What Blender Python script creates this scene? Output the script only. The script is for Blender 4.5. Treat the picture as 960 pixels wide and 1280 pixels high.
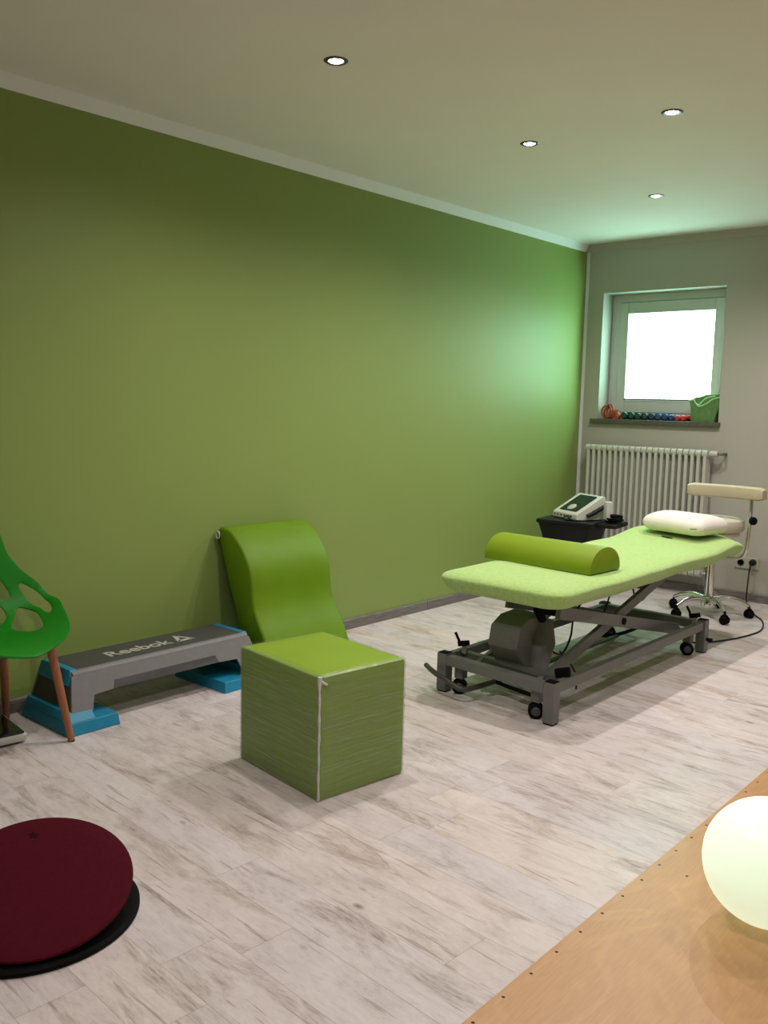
import bpy, bmesh, math, random
from mathutils import Vector, Matrix
from mathutils.geometry import delaunay_2d_cdt

for o in list(bpy.data.objects):
    bpy.data.objects.remove(o)
scn = bpy.context.scene
COL = scn.collection
PI = math.pi

# ------------------------------------------------------------------ camera
cam_data = bpy.data.cameras.new('camera')
cam = bpy.data.objects.new('camera', cam_data)
COL.objects.link(cam)
cam_data.sensor_fit = 'VERTICAL'
cam_data.sensor_height = 24.0
cam_data.lens = 1131.45 / 1280 * 24.0
cam_data.clip_start = 0.05
RV = Vector((0.750481, 0.660507, 0.02258))
UV = Vector((-0.096222, 0.075401, 0.9925))
FV = Vector((-0.65385, 0.747025, -0.120142))
M = Matrix((RV, UV, -FV)).transposed().to_4x4()
M.translation = Vector((3.56877, 0.0, 1.32499))
cam.matrix_world = M
scn.camera = cam

# ------------------------------------------------------------------ exposure, world
scn.view_settings.view_transform = 'Standard'
scn.view_settings.look = 'None'
scn.view_settings.gamma = 1.0
scn.view_settings.exposure = 0.0
scn.view_settings.use_curve_mapping = False
world = bpy.data.worlds.new('world')
scn.world = world
world.use_nodes = True
world.node_tree.nodes['Background'].inputs[0].default_value = (0.75, 0.9, 0.85, 1)
world.node_tree.nodes['Background'].inputs[1].default_value = 1.0

SPOT_POWER = 54.0
SPOT_COLOR = (1.0, 0.900, 0.870)
BLIND_COLOR = (0.50, 1.0, 0.80)
BLIND_STRENGTH = 10.5
DAY = 6.384           # back wall plane
CEIL = 2.556

# ------------------------------------------------------------------ materials
def new_mat(name):
    m = bpy.data.materials.new(name)
    m.use_nodes = True
    return m

class NT:
    def __init__(s, m):
        s.t = m.node_tree; s.n = s.t.nodes
        s.b = s.n['Principled BSDF']
    def add(s, typ, ins=None, **attr):
        n = s.n.new(typ)
        for k, v in attr.items():
            setattr(n, k, v)
        for k, v in (ins or {}).items():
            if isinstance(v, bpy.types.NodeSocket):
                s.t.links.new(v, n.inputs[k])
            else:
                n.inputs[k].default_value = v
        return n
    def math(s, op, a, b=0.0, c=0.0):
        return s.add('ShaderNodeMath', {0: a, 1: b, 2: c}, operation=op).outputs[0]
    def mix(s, fac, a, b, blend='MIX'):
        return s.add('ShaderNodeMix', {0: fac, 6: a, 7: b}, data_type='RGBA', blend_type=blend).outputs[2]
    def ramp(s, fac, stops):
        r = s.add('ShaderNodeValToRGB', {0: fac})
        e = r.color_ramp.elements
        while len(e) < len(stops): e.new(0.5)
        for k, (p, c) in enumerate(stops):
            e[k].position = p; e[k].color = c if len(c) == 4 else (*c, 1)
        return r.outputs[0]
    def noise(s, vec, scale, detail=4, rough=0.55, dist=0.0):
        return s.add('ShaderNodeTexNoise', {'Vector': vec, 'Scale': scale, 'Detail': detail, 'Roughness': rough, 'Distortion': dist}).outputs[0]
    def obj(s):
        return s.add('ShaderNodeTexCoord').outputs['Object']
    def bump(s, h, strength, dist):
        b = s.add('ShaderNodeBump', {'Height': h, 'Strength': strength, 'Distance': dist})
        s.t.links.new(b.outputs[0], s.b.inputs['Normal'])
    def link(s, out, key):
        s.t.links.new(out, s.b.inputs[key])

def simple(name, col, rough=0.5, metal=0.0, var=0.06, vscale=30, bump=0.0, bscale=200, bdist=0.001, **kw):
    m = new_mat(name); t = NT(m)
    v = t.obj()
    nz = t.noise(v, vscale, 3)
    c0 = tuple(max(0, x * (1 - var)) for x in col); c1 = tuple(min(1, x * (1 + var)) for x in col)
    t.link(t.ramp(nz, [(0.3, c0), (0.7, c1)]), 'Base Color')
    t.b.inputs['Roughness'].default_value = rough
    t.b.inputs['Metallic'].default_value = metal
    for k, x in kw.items():
        t.b.inputs[k.replace('_', ' ')].default_value = x
    if bump:
        t.bump(t.noise(v, bscale, 4), bump, bdist)
    return m

def mat_floor():
    m = new_mat('whitewashed_wood_laminate'); t = NT(m)
    mp = t.add('ShaderNodeMapping', {'Vector': t.obj(), 'Rotation': (0, 0, math.radians(3.3))})
    sx = t.add('ShaderNodeSeparateXYZ', {0: mp.outputs[0]})
    X, Y = sx.outputs[0], sx.outputs[1]
    H, L = 0.162, 1.28
    yr = t.math('DIVIDE', t.math('SUBTRACT', Y, 1.431), H)
    row = t.math('FLOOR', yr); fy = t.math('FRACT', yr)
    wn = t.add('ShaderNodeTexWhiteNoise', {'W': t.math('ADD', row, 7.3)}, noise_dimensions='1D').outputs[0]
    xr = t.math('ADD', t.math('DIVIDE', X, L), t.math('MULTIPLY', wn, 5.0))
    pl = t.math('FLOOR', xr); fx = t.math('FRACT', xr)
    idv = t.add('ShaderNodeCombineXYZ', {0: pl, 1: row, 2: 3.1}).outputs[0]
    rnd = t.add('ShaderNodeTexWhiteNoise', {'Vector': idv}, noise_dimensions='3D')
    rc = t.add('ShaderNodeSeparateXYZ', {0: rnd.outputs[1]})
    r1, r2, r3 = rc.outputs
    def vec(kx, ky):
        return t.add('ShaderNodeCombineXYZ', {
            0: t.math('ADD', t.math('MULTIPLY', X, kx), t.math('MULTIPLY', r1, 37)),
            1: t.math('ADD', t.math('MULTIPLY', Y, ky), t.math('MULTIPLY', r2, 23)),
            2: t.math('MULTIPLY', r3, 11)}).outputs[0]
    n_big = t.noise(vec(1.0, 4.2), 2.4, 7, 0.68, 0.7)
    n_mid = t.noise(vec(1.0, 2.2), 6.0, 9, 0.80, 0.4)
    n_fine = t.noise(vec(1.0, 6.0), 18.0, 6, 0.7)
    base = t.ramp(n_mid, [(0.30, (0.48, 0.425, 0.405)), (0.44, (0.645, 0.588, 0.578)), (0.62, (0.735, 0.685, 0.682))])
    smudge = t.ramp(n_big, [(0.52, (0, 0, 0)), (0.66, (1, 1, 1))])
    fs = t.add('ShaderNodeMath', {0: smudge, 1: t.ramp(n_fine, [(0.38, (0.20,)*3), (0.58, (0.95,)*3)])}, operation='MULTIPLY').outputs[0]
    c = t.mix(t.math('MULTIPLY', fs, 0.85), base, (0.255, 0.190, 0.145, 1))
    grain = t.ramp(n_fine, [(0.36, (0.90, 0.885, 0.875)), (0.48, (1, 1, 1))])
    c = t.mix(0.8, c, grain, 'MULTIPLY')
    # dark knots and short cracks
    vor = t.add('ShaderNodeTexVoronoi', {'Vector': vec(1.0, 1.9), 'Scale': 3.1, 'Randomness': 1.0})
    kn = t.ramp(vor.outputs['Distance'], [(0.02, (1, 1, 1)), (0.075, (0, 0, 0))])
    c = t.mix(t.math('MULTIPLY', kn, 0.75), c, (0.17, 0.13, 0.10, 1))
    n_cr = t.noise(vec(1.0, 15.0), 4.2, 3, 0.5, 0.2)
    cr = t.ramp(n_cr, [(0.64, (0, 0, 0)), (0.68, (1, 1, 1))])
    c = t.mix(t.math('MULTIPLY', cr, 0.45), c, (0.22, 0.17, 0.13, 1))
    # per plank tone
    c = t.mix(1.0, c, t.ramp(r3, [(0.0, (0.88, 0.865, 0.885)), (0.35, (1.0, 0.97, 0.94)), (0.7, (0.93, 0.935, 0.965)), (1, (1.04, 1.03, 1.02))]), 'MULTIPLY')
    gy = t.math('MULTIPLY', t.math('MINIMUM', fy, t.math('SUBTRACT', 1.0, fy)), H)
    gx = t.math('MULTIPLY', t.math('MINIMUM', fx, t.math('SUBTRACT', 1.0, fx)), L)
    g = t.math('LESS_THAN', t.math('MINIMUM', gx, gy), 0.0013)
    c = t.mix(t.math('MULTIPLY', g, 0.34), c, (0.20, 0.17, 0.15, 1))
    t.link(c, 'Base Color')
    t.b.inputs['Roughness'].default_value = 0.42
    t.b.inputs['Specular IOR Level'].default_value = 0.35
    t.bump(t.math('ADD', t.math('MULTIPLY', n_fine, 0.4), t.math('MULTIPLY', g, -1.0)), 0.25, 0.0008)
    return m

def mat_green_wall():
    m = new_mat('green_wall_paint'); t = NT(m)
    v = t.obj()
    t.link(t.ramp(t.noise(v, 1.3, 3), [(0.3, (0.232, 0.318, 0.080)), (0.7, (0.240, 0.328, 0.085))]), 'Base Color')
    mp = t.add('ShaderNodeMapping', {'Vector': v, 'Scale': (1, 1, 2.6)})
    t.b.inputs['Roughness'].default_value = 0.50
    t.b.inputs['Specular IOR Level'].default_value = 0.5
    t.bump(t.math('ADD', t.noise(mp.outputs[0], 160, 2), t.noise(v, 420, 2)), 0.22, 0.0006)
    return m

def mat_ply():
    m = new_mat('birch_plywood'); t = NT(m)
    v = t.obj()
    mp = t.add('ShaderNodeMapping', {'Vector': v, 'Scale': (1.0, 0.42, 1)})
    w = t.noise(mp.outputs[0], 2.6, 3, 0.5, 1.6)
    rings = t.math('SINE', t.math('MULTIPLY', w, 46.0))
    a = t.ramp(rings, [(0.0, (0.50, 0.262, 0.098)), (1.0, (0.565, 0.305, 0.122))])
    f = t.noise(t.add('ShaderNodeMapping', {'Vector': v, 'Scale': (60, 4, 1)}).outputs[0], 3.0, 4)
    c = t.mix(0.5, a, t.ramp(f, [(0.3, (0.46, 0.24, 0.088)), (0.7, (0.59, 0.325, 0.135))]))
    t.link(c, 'Base Color')
    t.b.inputs['Roughness'].default_value = 0.38
    return m

def mat_wood(name, c0, c1):
    m = new_mat(name); t = NT(m)
    mp = t.add('ShaderNodeMapping', {'Vector': t.obj(), 'Scale': (60, 60, 5)})
    t.link(t.ramp(t.noise(mp.outputs[0], 2.0, 4), [(0.3, c0), (0.7, c1)]), 'Base Color')
    t.b.inputs['Roughness'].default_value = 0.5
    return m

def mat_skirting():
    m = new_mat('grey_wood_skirting'); t = NT(m)
    mp = t.add('ShaderNodeMapping', {'Vector': t.obj(), 'Scale': (3, 3, 40)})
    n = t.noise(mp.outputs[0], 3.0, 6, 0.65)
    t.link(t.ramp(n, [(0.3, (0.105, 0.092, 0.082)), (0.7, (0.24, 0.215, 0.20))]), 'Base Color')
    t.b.inputs['Roughness'].default_value = 0.5
    return m

def mat_film():
    m = new_mat('clear_stretch_film'); t = NT(m)
    v = t.obj()
    mp = t.add('ShaderNodeMapping', {'Vector': v, 'Rotation': (math.radians(4), math.radians(5), 0), 'Scale': (2.2, 2.2, 60)})
    n = t.noise(mp.outputs[0], 2.4, 5, 0.62, 0.5)
    n2 = t.noise(v, 22, 3)
    out = t.n['Material Output']
    tr = t.add('ShaderNodeBsdfTransparent', {'Color': (0.90, 0.92, 0.90, 1)})
    t.b.inputs['Base Color'].default_value = (0.60, 0.62, 0.56, 1)
    t.b.inputs['Roughness'].default_value = 0.14
    t.b.inputs['Specular IOR Level'].default_value = 0.8
    t.bump(t.math('ADD', n, t.math('MULTIPLY', n2, 0.6)), 0.9, 0.004)
    fac = t.ramp(n, [(0.35, (0.07,)*3), (0.60, (0.20,)*3), (0.72, (0.46,)*3)])
    mx = t.add('ShaderNodeMixShader', {0: fac, 1: tr.outputs[0], 2: t.b.outputs[0]})
    t.t.links.new(mx.outputs[0], out.inputs[0])
    return m

def mat_emit(name, col, strength, base=(0.9, 0.9, 0.9), rough=0.5):
    m = new_mat(name); t = NT(m)
    t.link(t.ramp(t.noise(t.obj(), 8), [(0.3, tuple(x * 0.99 for x in base)), (0.7, base)]), 'Base Color')
    t.b.inputs['Roughness'].default_value = rough
    t.b.inputs['Emission Color'].default_value = (*col, 1)
    t.b.inputs['Emission Strength'].default_value = strength
    return m

MT = {
    'floor': mat_floor(),
    'green_wall': mat_green_wall(),
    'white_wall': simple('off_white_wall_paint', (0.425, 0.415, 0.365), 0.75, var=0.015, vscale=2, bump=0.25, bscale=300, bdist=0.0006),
    'ceiling': simple('ceiling_paint', (0.84, 0.82, 0.775), 0.8, var=0.015, vscale=2, bump=0.2, bscale=250, bdist=0.0006),
    'cornice': simple('cornice_white', (0.82, 0.85, 0.86), 0.6, var=0.01, vscale=3),
    'skirting': mat_skirting(),
    'upvc': simple('window_frame_white', (0.58, 0.62, 0.585), 0.35, var=0.01),
    'stone': simple('dark_sill_stone', (0.10, 0.095, 0.08), 0.4, var=0.3, vscale=60),
    'blind': mat_emit('daylight_emitting_blind', BLIND_COLOR, BLIND_STRENGTH),
    'radiator': simple('radiator_enamel', (0.53, 0.54, 0.47), 0.35, var=0.01),
    'ply': mat_ply(),
    'screw': simple('dark_screw_head', (0.03, 0.022, 0.018), 0.4, 0.3),
    'terry': simple('light_green_terry', (0.475, 0.735, 0.215), 0.95, var=0.10, vscale=70, bump=1.0, bscale=260, bdist=0.006, Sheen_Weight=0.35),
    'vinyl': simple('olive_green_vinyl', (0.128, 0.250, 0.003), 0.5, Specular_IOR_Level=0.3, var=0.05, vscale=6, bump=0.15, bscale=700, bdist=0.0004),
    'vinyl_olive': simple('yellowish_green_vinyl', (0.200, 0.305, 0.010), 0.5, Specular_IOR_Level=0.3, var=0.05, vscale=6, bump=0.15, bscale=700, bdist=0.0004),
    'vinyl_lime': simple('bright_green_vinyl', (0.225, 0.360, 0.024), 0.42, var=0.05, vscale=6, bump=0.15, bscale=700, bdist=0.0004),
    'vinyl_shaded': simple('shaded_green_vinyl_side', (0.185, 0.250, 0.052), 0.6, var=0.12, vscale=14),  # cube side in shade: darker vinyl copy with the shade in its colour
    'film': mat_film(),
    'filmband': simple('bunched_white_film', (0.62, 0.63, 0.60), 0.35, var=0.12, vscale=60, bump=0.6, bscale=90, bdist=0.003),
    'steel': simple('grey_powder_coated_steel', (0.150, 0.155, 0.145), 0.45, 0.1, var=0.05),
    'dsteel': simple('dark_powder_coated_steel', (0.07, 0.07, 0.068), 0.5, 0.2),
    'motor': simple('grey_motor_plastic', (0.165, 0.168, 0.150), 0.55, var=0.05),
    'rubber': simple('black_rubber', (0.0045, 0.005, 0.005), 0.7, Specular_IOR_Level=0.10),
    'black': simple('black_plastic', (0.008, 0.009, 0.009), 0.5, Specular_IOR_Level=0.25),
    'blackgloss': simple('black_glass', (0.006, 0.006, 0.006), 0.12, var=0.0),
    'chrome': simple('polished_chrome', (0.72, 0.72, 0.70), 0.12, 1.0, var=0.02),
    'beige': simple('beige_vinyl', (0.50, 0.435, 0.30), 0.5, var=0.04, vscale=12),
    'cream': simple('cream_vinyl', (0.58, 0.53, 0.42), 0.5, var=0.03, vscale=12),
    'pillow': simple('white_pillow_cotton', (0.80, 0.76, 0.70), 0.85, var=0.03, vscale=9, bump=0.4, bscale=40, bdist=0.003),
    'chair': simple('green_chair_plastic', (0.008, 0.225, 0.008), 0.45, Specular_IOR_Level=0.3, var=0.04, vscale=5, Subsurface_Weight=0.0),
    'beech': mat_wood('stained_beech', (0.300, 0.105, 0.045), (0.385, 0.150, 0.066)),
    'step_grey': simple('grey_step_plastic', (0.185, 0.180, 0.185), 0.5, var=0.04),
    'step_mat': simple('charcoal_step_mat', (0.060, 0.060, 0.052), 0.7, var=0.1, vscale=90, bump=0.5, bscale=500, bdist=0.001),
    'step_blue': simple('blue_step_plastic', (0.010, 0.235, 0.400), 0.45, var=0.04),
    'step_ink': simple('pale_grey_print', (0.45, 0.45, 0.42), 0.6),
    'disc_red': simple('wine_red_fabric', (0.070, 0.0030, 0.010), 0.85, Specular_IOR_Level=0.12, var=0.10, vscale=70, bump=0.4, bscale=600, bdist=0.0006),
    'disc_mark': simple('dark_printed_mark', (0.022, 0.003, 0.004), 0.85, Specular_IOR_Level=0.1),
    'globe': mat_emit('glowing_globe', (0.86, 1.0, 0.74), 0.68, (0.74, 0.90, 0.76), 0.35),
    'scale_white': simple('off_white_plastic', (0.50, 0.52, 0.48), 0.4),
    'device_white': simple('device_white_plastic', (0.62, 0.63, 0.56), 0.4),
    'screen': simple('dark_green_screen', (0.006, 0.018, 0.012), 0.25, Specular_IOR_Level=0.2),
    'dial': simple('pale_dial', (0.55, 0.57, 0.52), 0.35, 0.2),
    'orange': simple('orange_rubber', (0.42, 0.075, 0.022), 0.5),
    'rust': simple('rust_rubber', (0.30, 0.035, 0.015), 0.5),
    'teal': simple('dark_teal_vinyl', (0.003, 0.040, 0.034), 0.35),
    'greenv': simple('bottle_green_vinyl', (0.003, 0.045, 0.024), 0.35),
    'navy': simple('navy_vinyl', (0.008, 0.030, 0.060), 0.35),
    'bluev': simple('blue_vinyl', (0.010, 0.050, 0.170), 0.35),
    'redv': simple('red_vinyl', (0.55, 0.035, 0.030), 0.35),
    'fabric_green': simple('sage_green_fabric', (0.110, 0.23, 0.070), 0.85, var=0.12, vscale=30, bump=0.5, bscale=40, bdist=0.004),
    'piping': simple('pale_green_piping', (0.40, 0.66, 0.32), 0.7),
    'bulb': mat_emit('lit_bulb', (1.0, 0.88, 0.80), 25.0),
    'satin': simple('brushed_nickel_ring', (0.10, 0.09, 0.08), 0.4, 0.8),
    'socket': simple('socket_plastic', (0.50, 0.46, 0.36), 0.4),
    'loop': simple('grey_white_loop', (0.55, 0.55, 0.50), 0.5),
}
gl = new_mat('window_glass'); tg = NT(gl)
tg.b.inputs['Transmission Weight'].default_value = 1.0
tg.b.inputs['Roughness'].default_value = 0.02
tg.b.inputs['IOR'].default_value = 1.45
MT['glass'] = gl

# ------------------------------------------------------------------ object helpers
def thing(name, label, cat, loc=(0, 0, 0), rot=0.0, group=None):
    o = bpy.data.objects.new(name, None); COL.objects.link(o)
    o.location = loc; o.rotation_euler = (0, 0, rot); o.empty_display_size = 0.1
    o['label'] = label; o['category'] = cat
    if group: o['group'] = group
    return o

def tag(o, label, cat, group=None):
    o['label'] = label; o['category'] = cat
    if group: o['group'] = group
    return o

def obj(name, bm, mat, parent=None, local=False, smooth=True, bevel=0.0, bseg=2, sub=0, label=None, recalc=True, org=None):
    """bm in world coordinates unless local; parented meshes are moved into the root's frame"""
    if recalc:
        bmesh.ops.recalc_face_normals(bm, faces=bm.faces[:])
    root = parent
    while root is not None and root.parent is not None:
        root = root.parent
    if root is not None and not local:
        mw = Matrix.LocRotScale(root.location, root.rotation_euler, Vector((1, 1, 1)))
        bm.transform(mw.inverted())
    off = Vector((0, 0, 0))
    if org is not None:
        off = Vector(org); bm.transform(Matrix.Translation(-off))
    me = bpy.data.meshes.new(name)
    bm.to_mesh(me); bm.free()
    me.materials.append(MT[mat] if isinstance(mat, str) else mat)
    if smooth:
        for p in me.polygons: p.use_smooth = True
    o = bpy.data.objects.new(name, me); COL.objects.link(o)
    o.location = off
    if parent: o.parent = parent
    if bevel:
        b = o.modifiers.new('bevel', 'BEVEL'); b.width = bevel; b.segments = bseg
        b.limit_method = 'ANGLE'; b.angle_limit = math.radians(35); b.harden_normals = True
    if sub:
        s = o.modifiers.new('sub', 'SUBSURF'); s.levels = sub; s.render_levels = sub
    if smooth and not sub:
        try:
            me.set_sharp_from_angle(angle=math.radians(38))
        except Exception:
            pass
    if label: o['label'] = label
    return o

def struct(name, bm, mat, parent=None, **k):
    o = obj(name, bm, mat, parent, **k)
    if parent is None: o['kind'] = 'structure'
    return o

def box(bm, a, b, rz=0.0, rm=None):
    """axis box between corners a,b ; rz rotates about its centre"""
    c = [(a[i] + b[i]) / 2 for i in range(3)]
    r = bmesh.ops.create_cube(bm, size=1.0)['verts']
    m = Matrix.Translation(c) @ (rm.to_4x4() if rm else Matrix.Rotation(rz, 4, 'Z')) @ Matrix.Diagonal((abs(b[0]-a[0]), abs(b[1]-a[1]), abs(b[2]-a[2]), 1))
    bmesh.ops.transform(bm, matrix=m, verts=r)
    return r

def beam(bm, p, q, w, h, up=(0, 0, 1)):
    """rectangular bar p->q, w sideways, h along up"""
    p, q = Vector(p), Vector(q); d = (q - p); L = d.length; d.normalize()
    s = d.cross(Vector(up)); s.normalize(); u = s.cross(d)
    m = Matrix((d, s, u)).transposed().to_4x4(); m.translation = (p + q) / 2
    r = bmesh.ops.create_cube(bm, size=1.0)['verts']
    bmesh.ops.transform(bm, matrix=m @ Matrix.Diagonal((L, w, h, 1)), verts=r)

def catmull(pts, n=8):
    P = [Vector(p) for p in pts]; out = []
    for i in range(len(P) - 1):
        p0 = P[i-1] if i > 0 else 2*P[0]-P[1]
        p3 = P[i+2] if i + 2 < len(P) else 2*P[-1]-P[-2]
        for k in range(n):
            t = k / n
            out.append(0.5 * ((2*P[i]) + (P[i+1]-p0)*t + (2*p0-5*P[i]+4*P[i+1]-p3)*t*t + (3*P[i]-p0-3*P[i+1]+p3)*t**3))
    out.append(P[-1]); return out

def tube(bm, pts, r, seg=12, closed=False, cap=True):
    P = [Vector(p) for p in pts]; n = len(P); rings = []
    prev = None
    for i in range(n):
        if closed: d = P[(i+1) % n] - P[i-1]
        else: d = P[min(i+1, n-1)] - P[max(i-1, 0)]
        d.normalize()
        if prev is None:
            a = Vector((0, 0, 1)) if abs(d.z) < 0.9 else Vector((1, 0, 0))
            u = d.cross(a).normalized()
        else:
            u = (prev - d * prev.dot(d)).normalized()
        prev = u; v = d.cross(u)
        rr = r[i] if isinstance(r, (list, tuple)) else r
        rings.append([bm.verts.new(P[i] + (u*math.cos(2*PI*k/seg) + v*math.sin(2*PI*k/seg))*rr) for k in range(seg)])
    for i in range(n if closed else n-1):
        A, B = rings[i], rings[(i+1) % n]
        for k in range(seg):
            bm.faces.new((A[k], A[(k+1) % seg], B[(k+1) % seg], B[k]))
    if cap and not closed:
        bm.faces.new(rings[0][::-1]); bm.faces.new(rings[-1])

def lathe(bm, prof, c=(0, 0, 0), seg=40, mat=None):
    """profile (r,z) about the z axis; r=0 ends are closed"""
    m = mat or Matrix.Identity(4); c = Vector(c); rings = []
    for r, z in prof:
        if r < 1e-6: rings.append([bm.verts.new(c + (m @ Vector((0, 0, z))))])
        else: rings.append([bm.verts.new(c + (m @ Vector((r*math.cos(2*PI*k/seg), r*math.sin(2*PI*k/seg), z)))) for k in range(seg)])
    for A, B in zip(rings, rings[1:]):
        for k in range(seg):
            k2 = (k+1) % seg
            if len(A) == 1 and len(B) == 1: continue
            if len(A) == 1: bm.faces.new((A[0], B[k2], B[k]))
            elif len(B) == 1: bm.faces.new((A[k], A[k2], B[0]))
            else: bm.faces.new((A[k], A[k2], B[k2], B[k]))
    if len(rings[0]) > 1: bm.faces.new(rings[0][::-1])
    if len(rings[-1]) > 1: bm.faces.new(rings[-1])

def axis_m(d):
    return Vector(d).to_track_quat('Z', 'Y').to_matrix().to_4x4()

def prism(bm, poly, fn, a, b):
    """extrude 2D poly; fn(u,v,w)->xyz, w from a to b"""
    A = [bm.verts.new(fn(u, v, a)) for u, v in poly]; B = [bm.verts.new(fn(u, v, b)) for u, v in poly]
    n = len(poly)
    for k in range(n): bm.faces.new((A[k], A[(k+1) % n], B[(k+1) % n], B[k]))
    bm.faces.new(A[::-1]); bm.faces.new(B)

def rrect(hx, hy, r, n=6):
    out = []
    for cx, cy, a0 in ((hx-r, hy-r, 0), (-hx+r, hy-r, PI/2), (-hx+r, -hy+r, PI), (hx-r, -hy+r, 1.5*PI)):
        for k in range(n+1):
            a = a0 + PI/2*k/n; out.append((cx + r*math.cos(a), cy + r*math.sin(a)))
    return out

def densify(poly, step):
    out = []
    n = len(poly)
    for i in range(n):
        a, b = Vector(poly[i]), Vector(poly[(i+1) % n]); k = max(1, int((b-a).length/step))
        for j in range(k): out.append(tuple(a.lerp(b, j/k)))
    return out

def cushion(bm, outline, rings, cap_rings=8, fn=None):
    """stack of (inset, z): outline is inset radially towards its spine; capped by shrinking rings"""
    N = len(outline)
    hx = max(p[0] for p in outline); hy = max(p[1] for p in outline)
    def ring(inset, z, k=1.0):
        sx = (hx - inset)/hx*k; sy = (hy - inset)/hy*k
        return [(x*sx, y*sy, z) for x, y in outline]
    levels = []
    i0, z0 = rings[0]; i1, z1 = rings[-1]
    for k in range(1, cap_rings): levels.append(ring(i0, z0, k/cap_rings))
    for r in rings: levels.append(ring(*r))
    for k in range(cap_rings-1, 0, -1): levels.append(ring(i1, z1, k/cap_rings))
    f = fn or (lambda x, y, z: (x, y, z))
    vs = [[bm.verts.new(f(*p)) for p in L] for L in levels]
    for A, B in zip(vs, vs[1:]):
        for k in range(N): bm.faces.new((A[k], A[(k+1) % N], B[(k+1) % N], B[k]))
    c0 = bm.verts.new(f(0, 0, z0)); c1 = bm.verts.new(f(0, 0, z1))
    for k in range(N):
        bm.faces.new((c0, vs[0][(k+1) % N], vs[0][k])); bm.faces.new((c1, vs[-1][k], vs[-1][(k+1) % N]))

def BM(): return bmesh.new()
def lerp(a, b, t): return a + (b-a)*t
def sstep(a, b, x):
    t = min(1, max(0, (x-a)/(b-a))); return t*t*(3-2*t)

# ------------------------------------------------------------------ room shell
X1, Y0 = 4.9, -2.3
bm = BM(); box(bm, (-0.2, Y0-0.2, -0.12), (X1+0.2, DAY+0.5, 0)); struct('floor', bm, 'floor', smooth=False)
bm = BM(); box(bm, (-0.2, Y0-0.2, CEIL), (X1+0.2, DAY+0.5, CEIL+0.15)); struct('ceiling', bm, 'ceiling', smooth=False)
bm = BM(); box(bm, (-0.2, Y0-0.2, 0), (0, DAY+0.5, CEIL)); struct('wall_left', bm, 'green_wall', smooth=False)
bm = BM(); box(bm, (X1, Y0-0.2, 0), (X1+0.2, DAY+0.5, CEIL)); struct('wall_right', bm, 'white_wall', smooth=False)
bm = BM(); box(bm, (0, Y0-0.2, 0), (X1, Y0, CEIL)); struct('wall_front', bm, 'white_wall', smooth=False)
WX0, WX1, WZ0, WZ1 = 0.157, 1.098, 1.238, 2.187
WT = 0.36
bm = BM()
# back wall with a window opening (one mesh around the hole)
fr = [(0, 0), (X1, 0), (X1, CEIL), (0, CEIL)]; ho = [(WX0, WZ0), (WX1, WZ0), (WX1, WZ1), (WX0, WZ1)]
vF = [bm.verts.new((x, DAY, z)) for x, z in fr]; vB = [bm.verts.new((x, DAY+WT, z)) for x, z in fr]
hF = [bm.verts.new((x, DAY, z)) for x, z in ho]; hB = [bm.verts.new((x, DAY+WT, z)) for x, z in ho]
for k in range(4):
    k2 = (k+1) % 4
    bm.faces.new((vF[k], vF[k2], hF[k2], hF[k])); bm.faces.new((vB[k], hB[k], hB[k2], vB[k2]))
    bm.faces.new((hF[k], hF[k2], hB[k2], hB[k])); bm.faces.new((vF[k], vB[k], vB[k2], vF[k2]))
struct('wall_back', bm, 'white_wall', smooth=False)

# cornice strips and the white corner strip
def cornice_prof(bm, fn, a, b):
    prism(bm, [(0, CEIL), (0.030, CEIL), (0.028, CEIL-0.004), (0.006, 2.506), (0.0, 2.503)], fn, a, b)
bm = BM(); cornice_prof(bm, lambda u, v, w: (u, w, v), Y0, DAY-0.031); struct('trim_1', bm, 'cornice', smooth=False)
bm = BM(); cornice_prof(bm, lambda u, v, w: (w, DAY-u, v), 0.0, X1-0.02); struct('trim_2', bm, 'white_wall', smooth=False)
bm = BM(); box(bm, (0.001, DAY-0.003, 0.06), (0.027, DAY-0.0002, 2.503)); struct('trim_3', bm, 'cornice', smooth=False)

# skirting boards (two lengths on the left wall, joint at y=4.51)
def skirt(bm, a, b, axis):
    prof = [(0, 0.0), (0.014, 0.0), (0.014, 0.054), (0.010, 0.060), (0, 0.060)]
    if axis == 'y': prism(bm, prof, lambda u, v, w: (u, w, v), a, b)
    else: prism(bm, prof, lambda u, v, w: (w, DAY-u, v), a, b)
bm = BM(); skirt(bm, Y0, 4.508, 'y'); skirt(bm, 4.511, DAY-0.015, 'y'); struct('baseboard_left', bm, 'skirting', smooth=False)
bm = BM(); skirt(bm, 0.0, X1, 'x'); struct('baseboard_back', bm, 'skirting', smooth=False)

# ------------------------------------------------------------------ window
FY = DAY + 0.155      # front plane of the frame
def ring_frame(bm, x0, x1, z0, z1, w, y0, y1, wz=None):
    wz = wz or w
    box(bm, (x0, y0, z0), (x0+w, y1, z1)); box(bm, (x1-w, y0, z0), (x1, y1, z1))
    box(bm, (x0+w, y0, z0), (x1-w, y1, z0+wz)); box(bm, (x0+w, y0, z1-wz), (x1-w, y1, z1))
win = bpy.data.objects.new('window_1', None); COL.objects.link(win); win.location = (WX0, FY, WZ0); win['kind'] = 'structure'
bm = BM(); ring_frame(bm, WX0, WX1, WZ0, WZ1, 0.070, FY, FY+0.07, 0.060); obj('window_frame', bm, 'upvc', win, smooth=False, bevel=0.003)
bm = BM(); ring_frame(bm, 0.231, 1.040, 1.300, 2.123, 0.070, FY-0.014, FY+0.05, 0.083); obj('sash', bm, 'upvc', win, smooth=False, bevel=0.004)
bm = BM(); box(bm, (0.290, FY+0.020, 1.37), (0.990, FY+0.026, 2.05)); obj('pane', bm, 'glass', win, smooth=False)
bl = BM()
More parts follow.
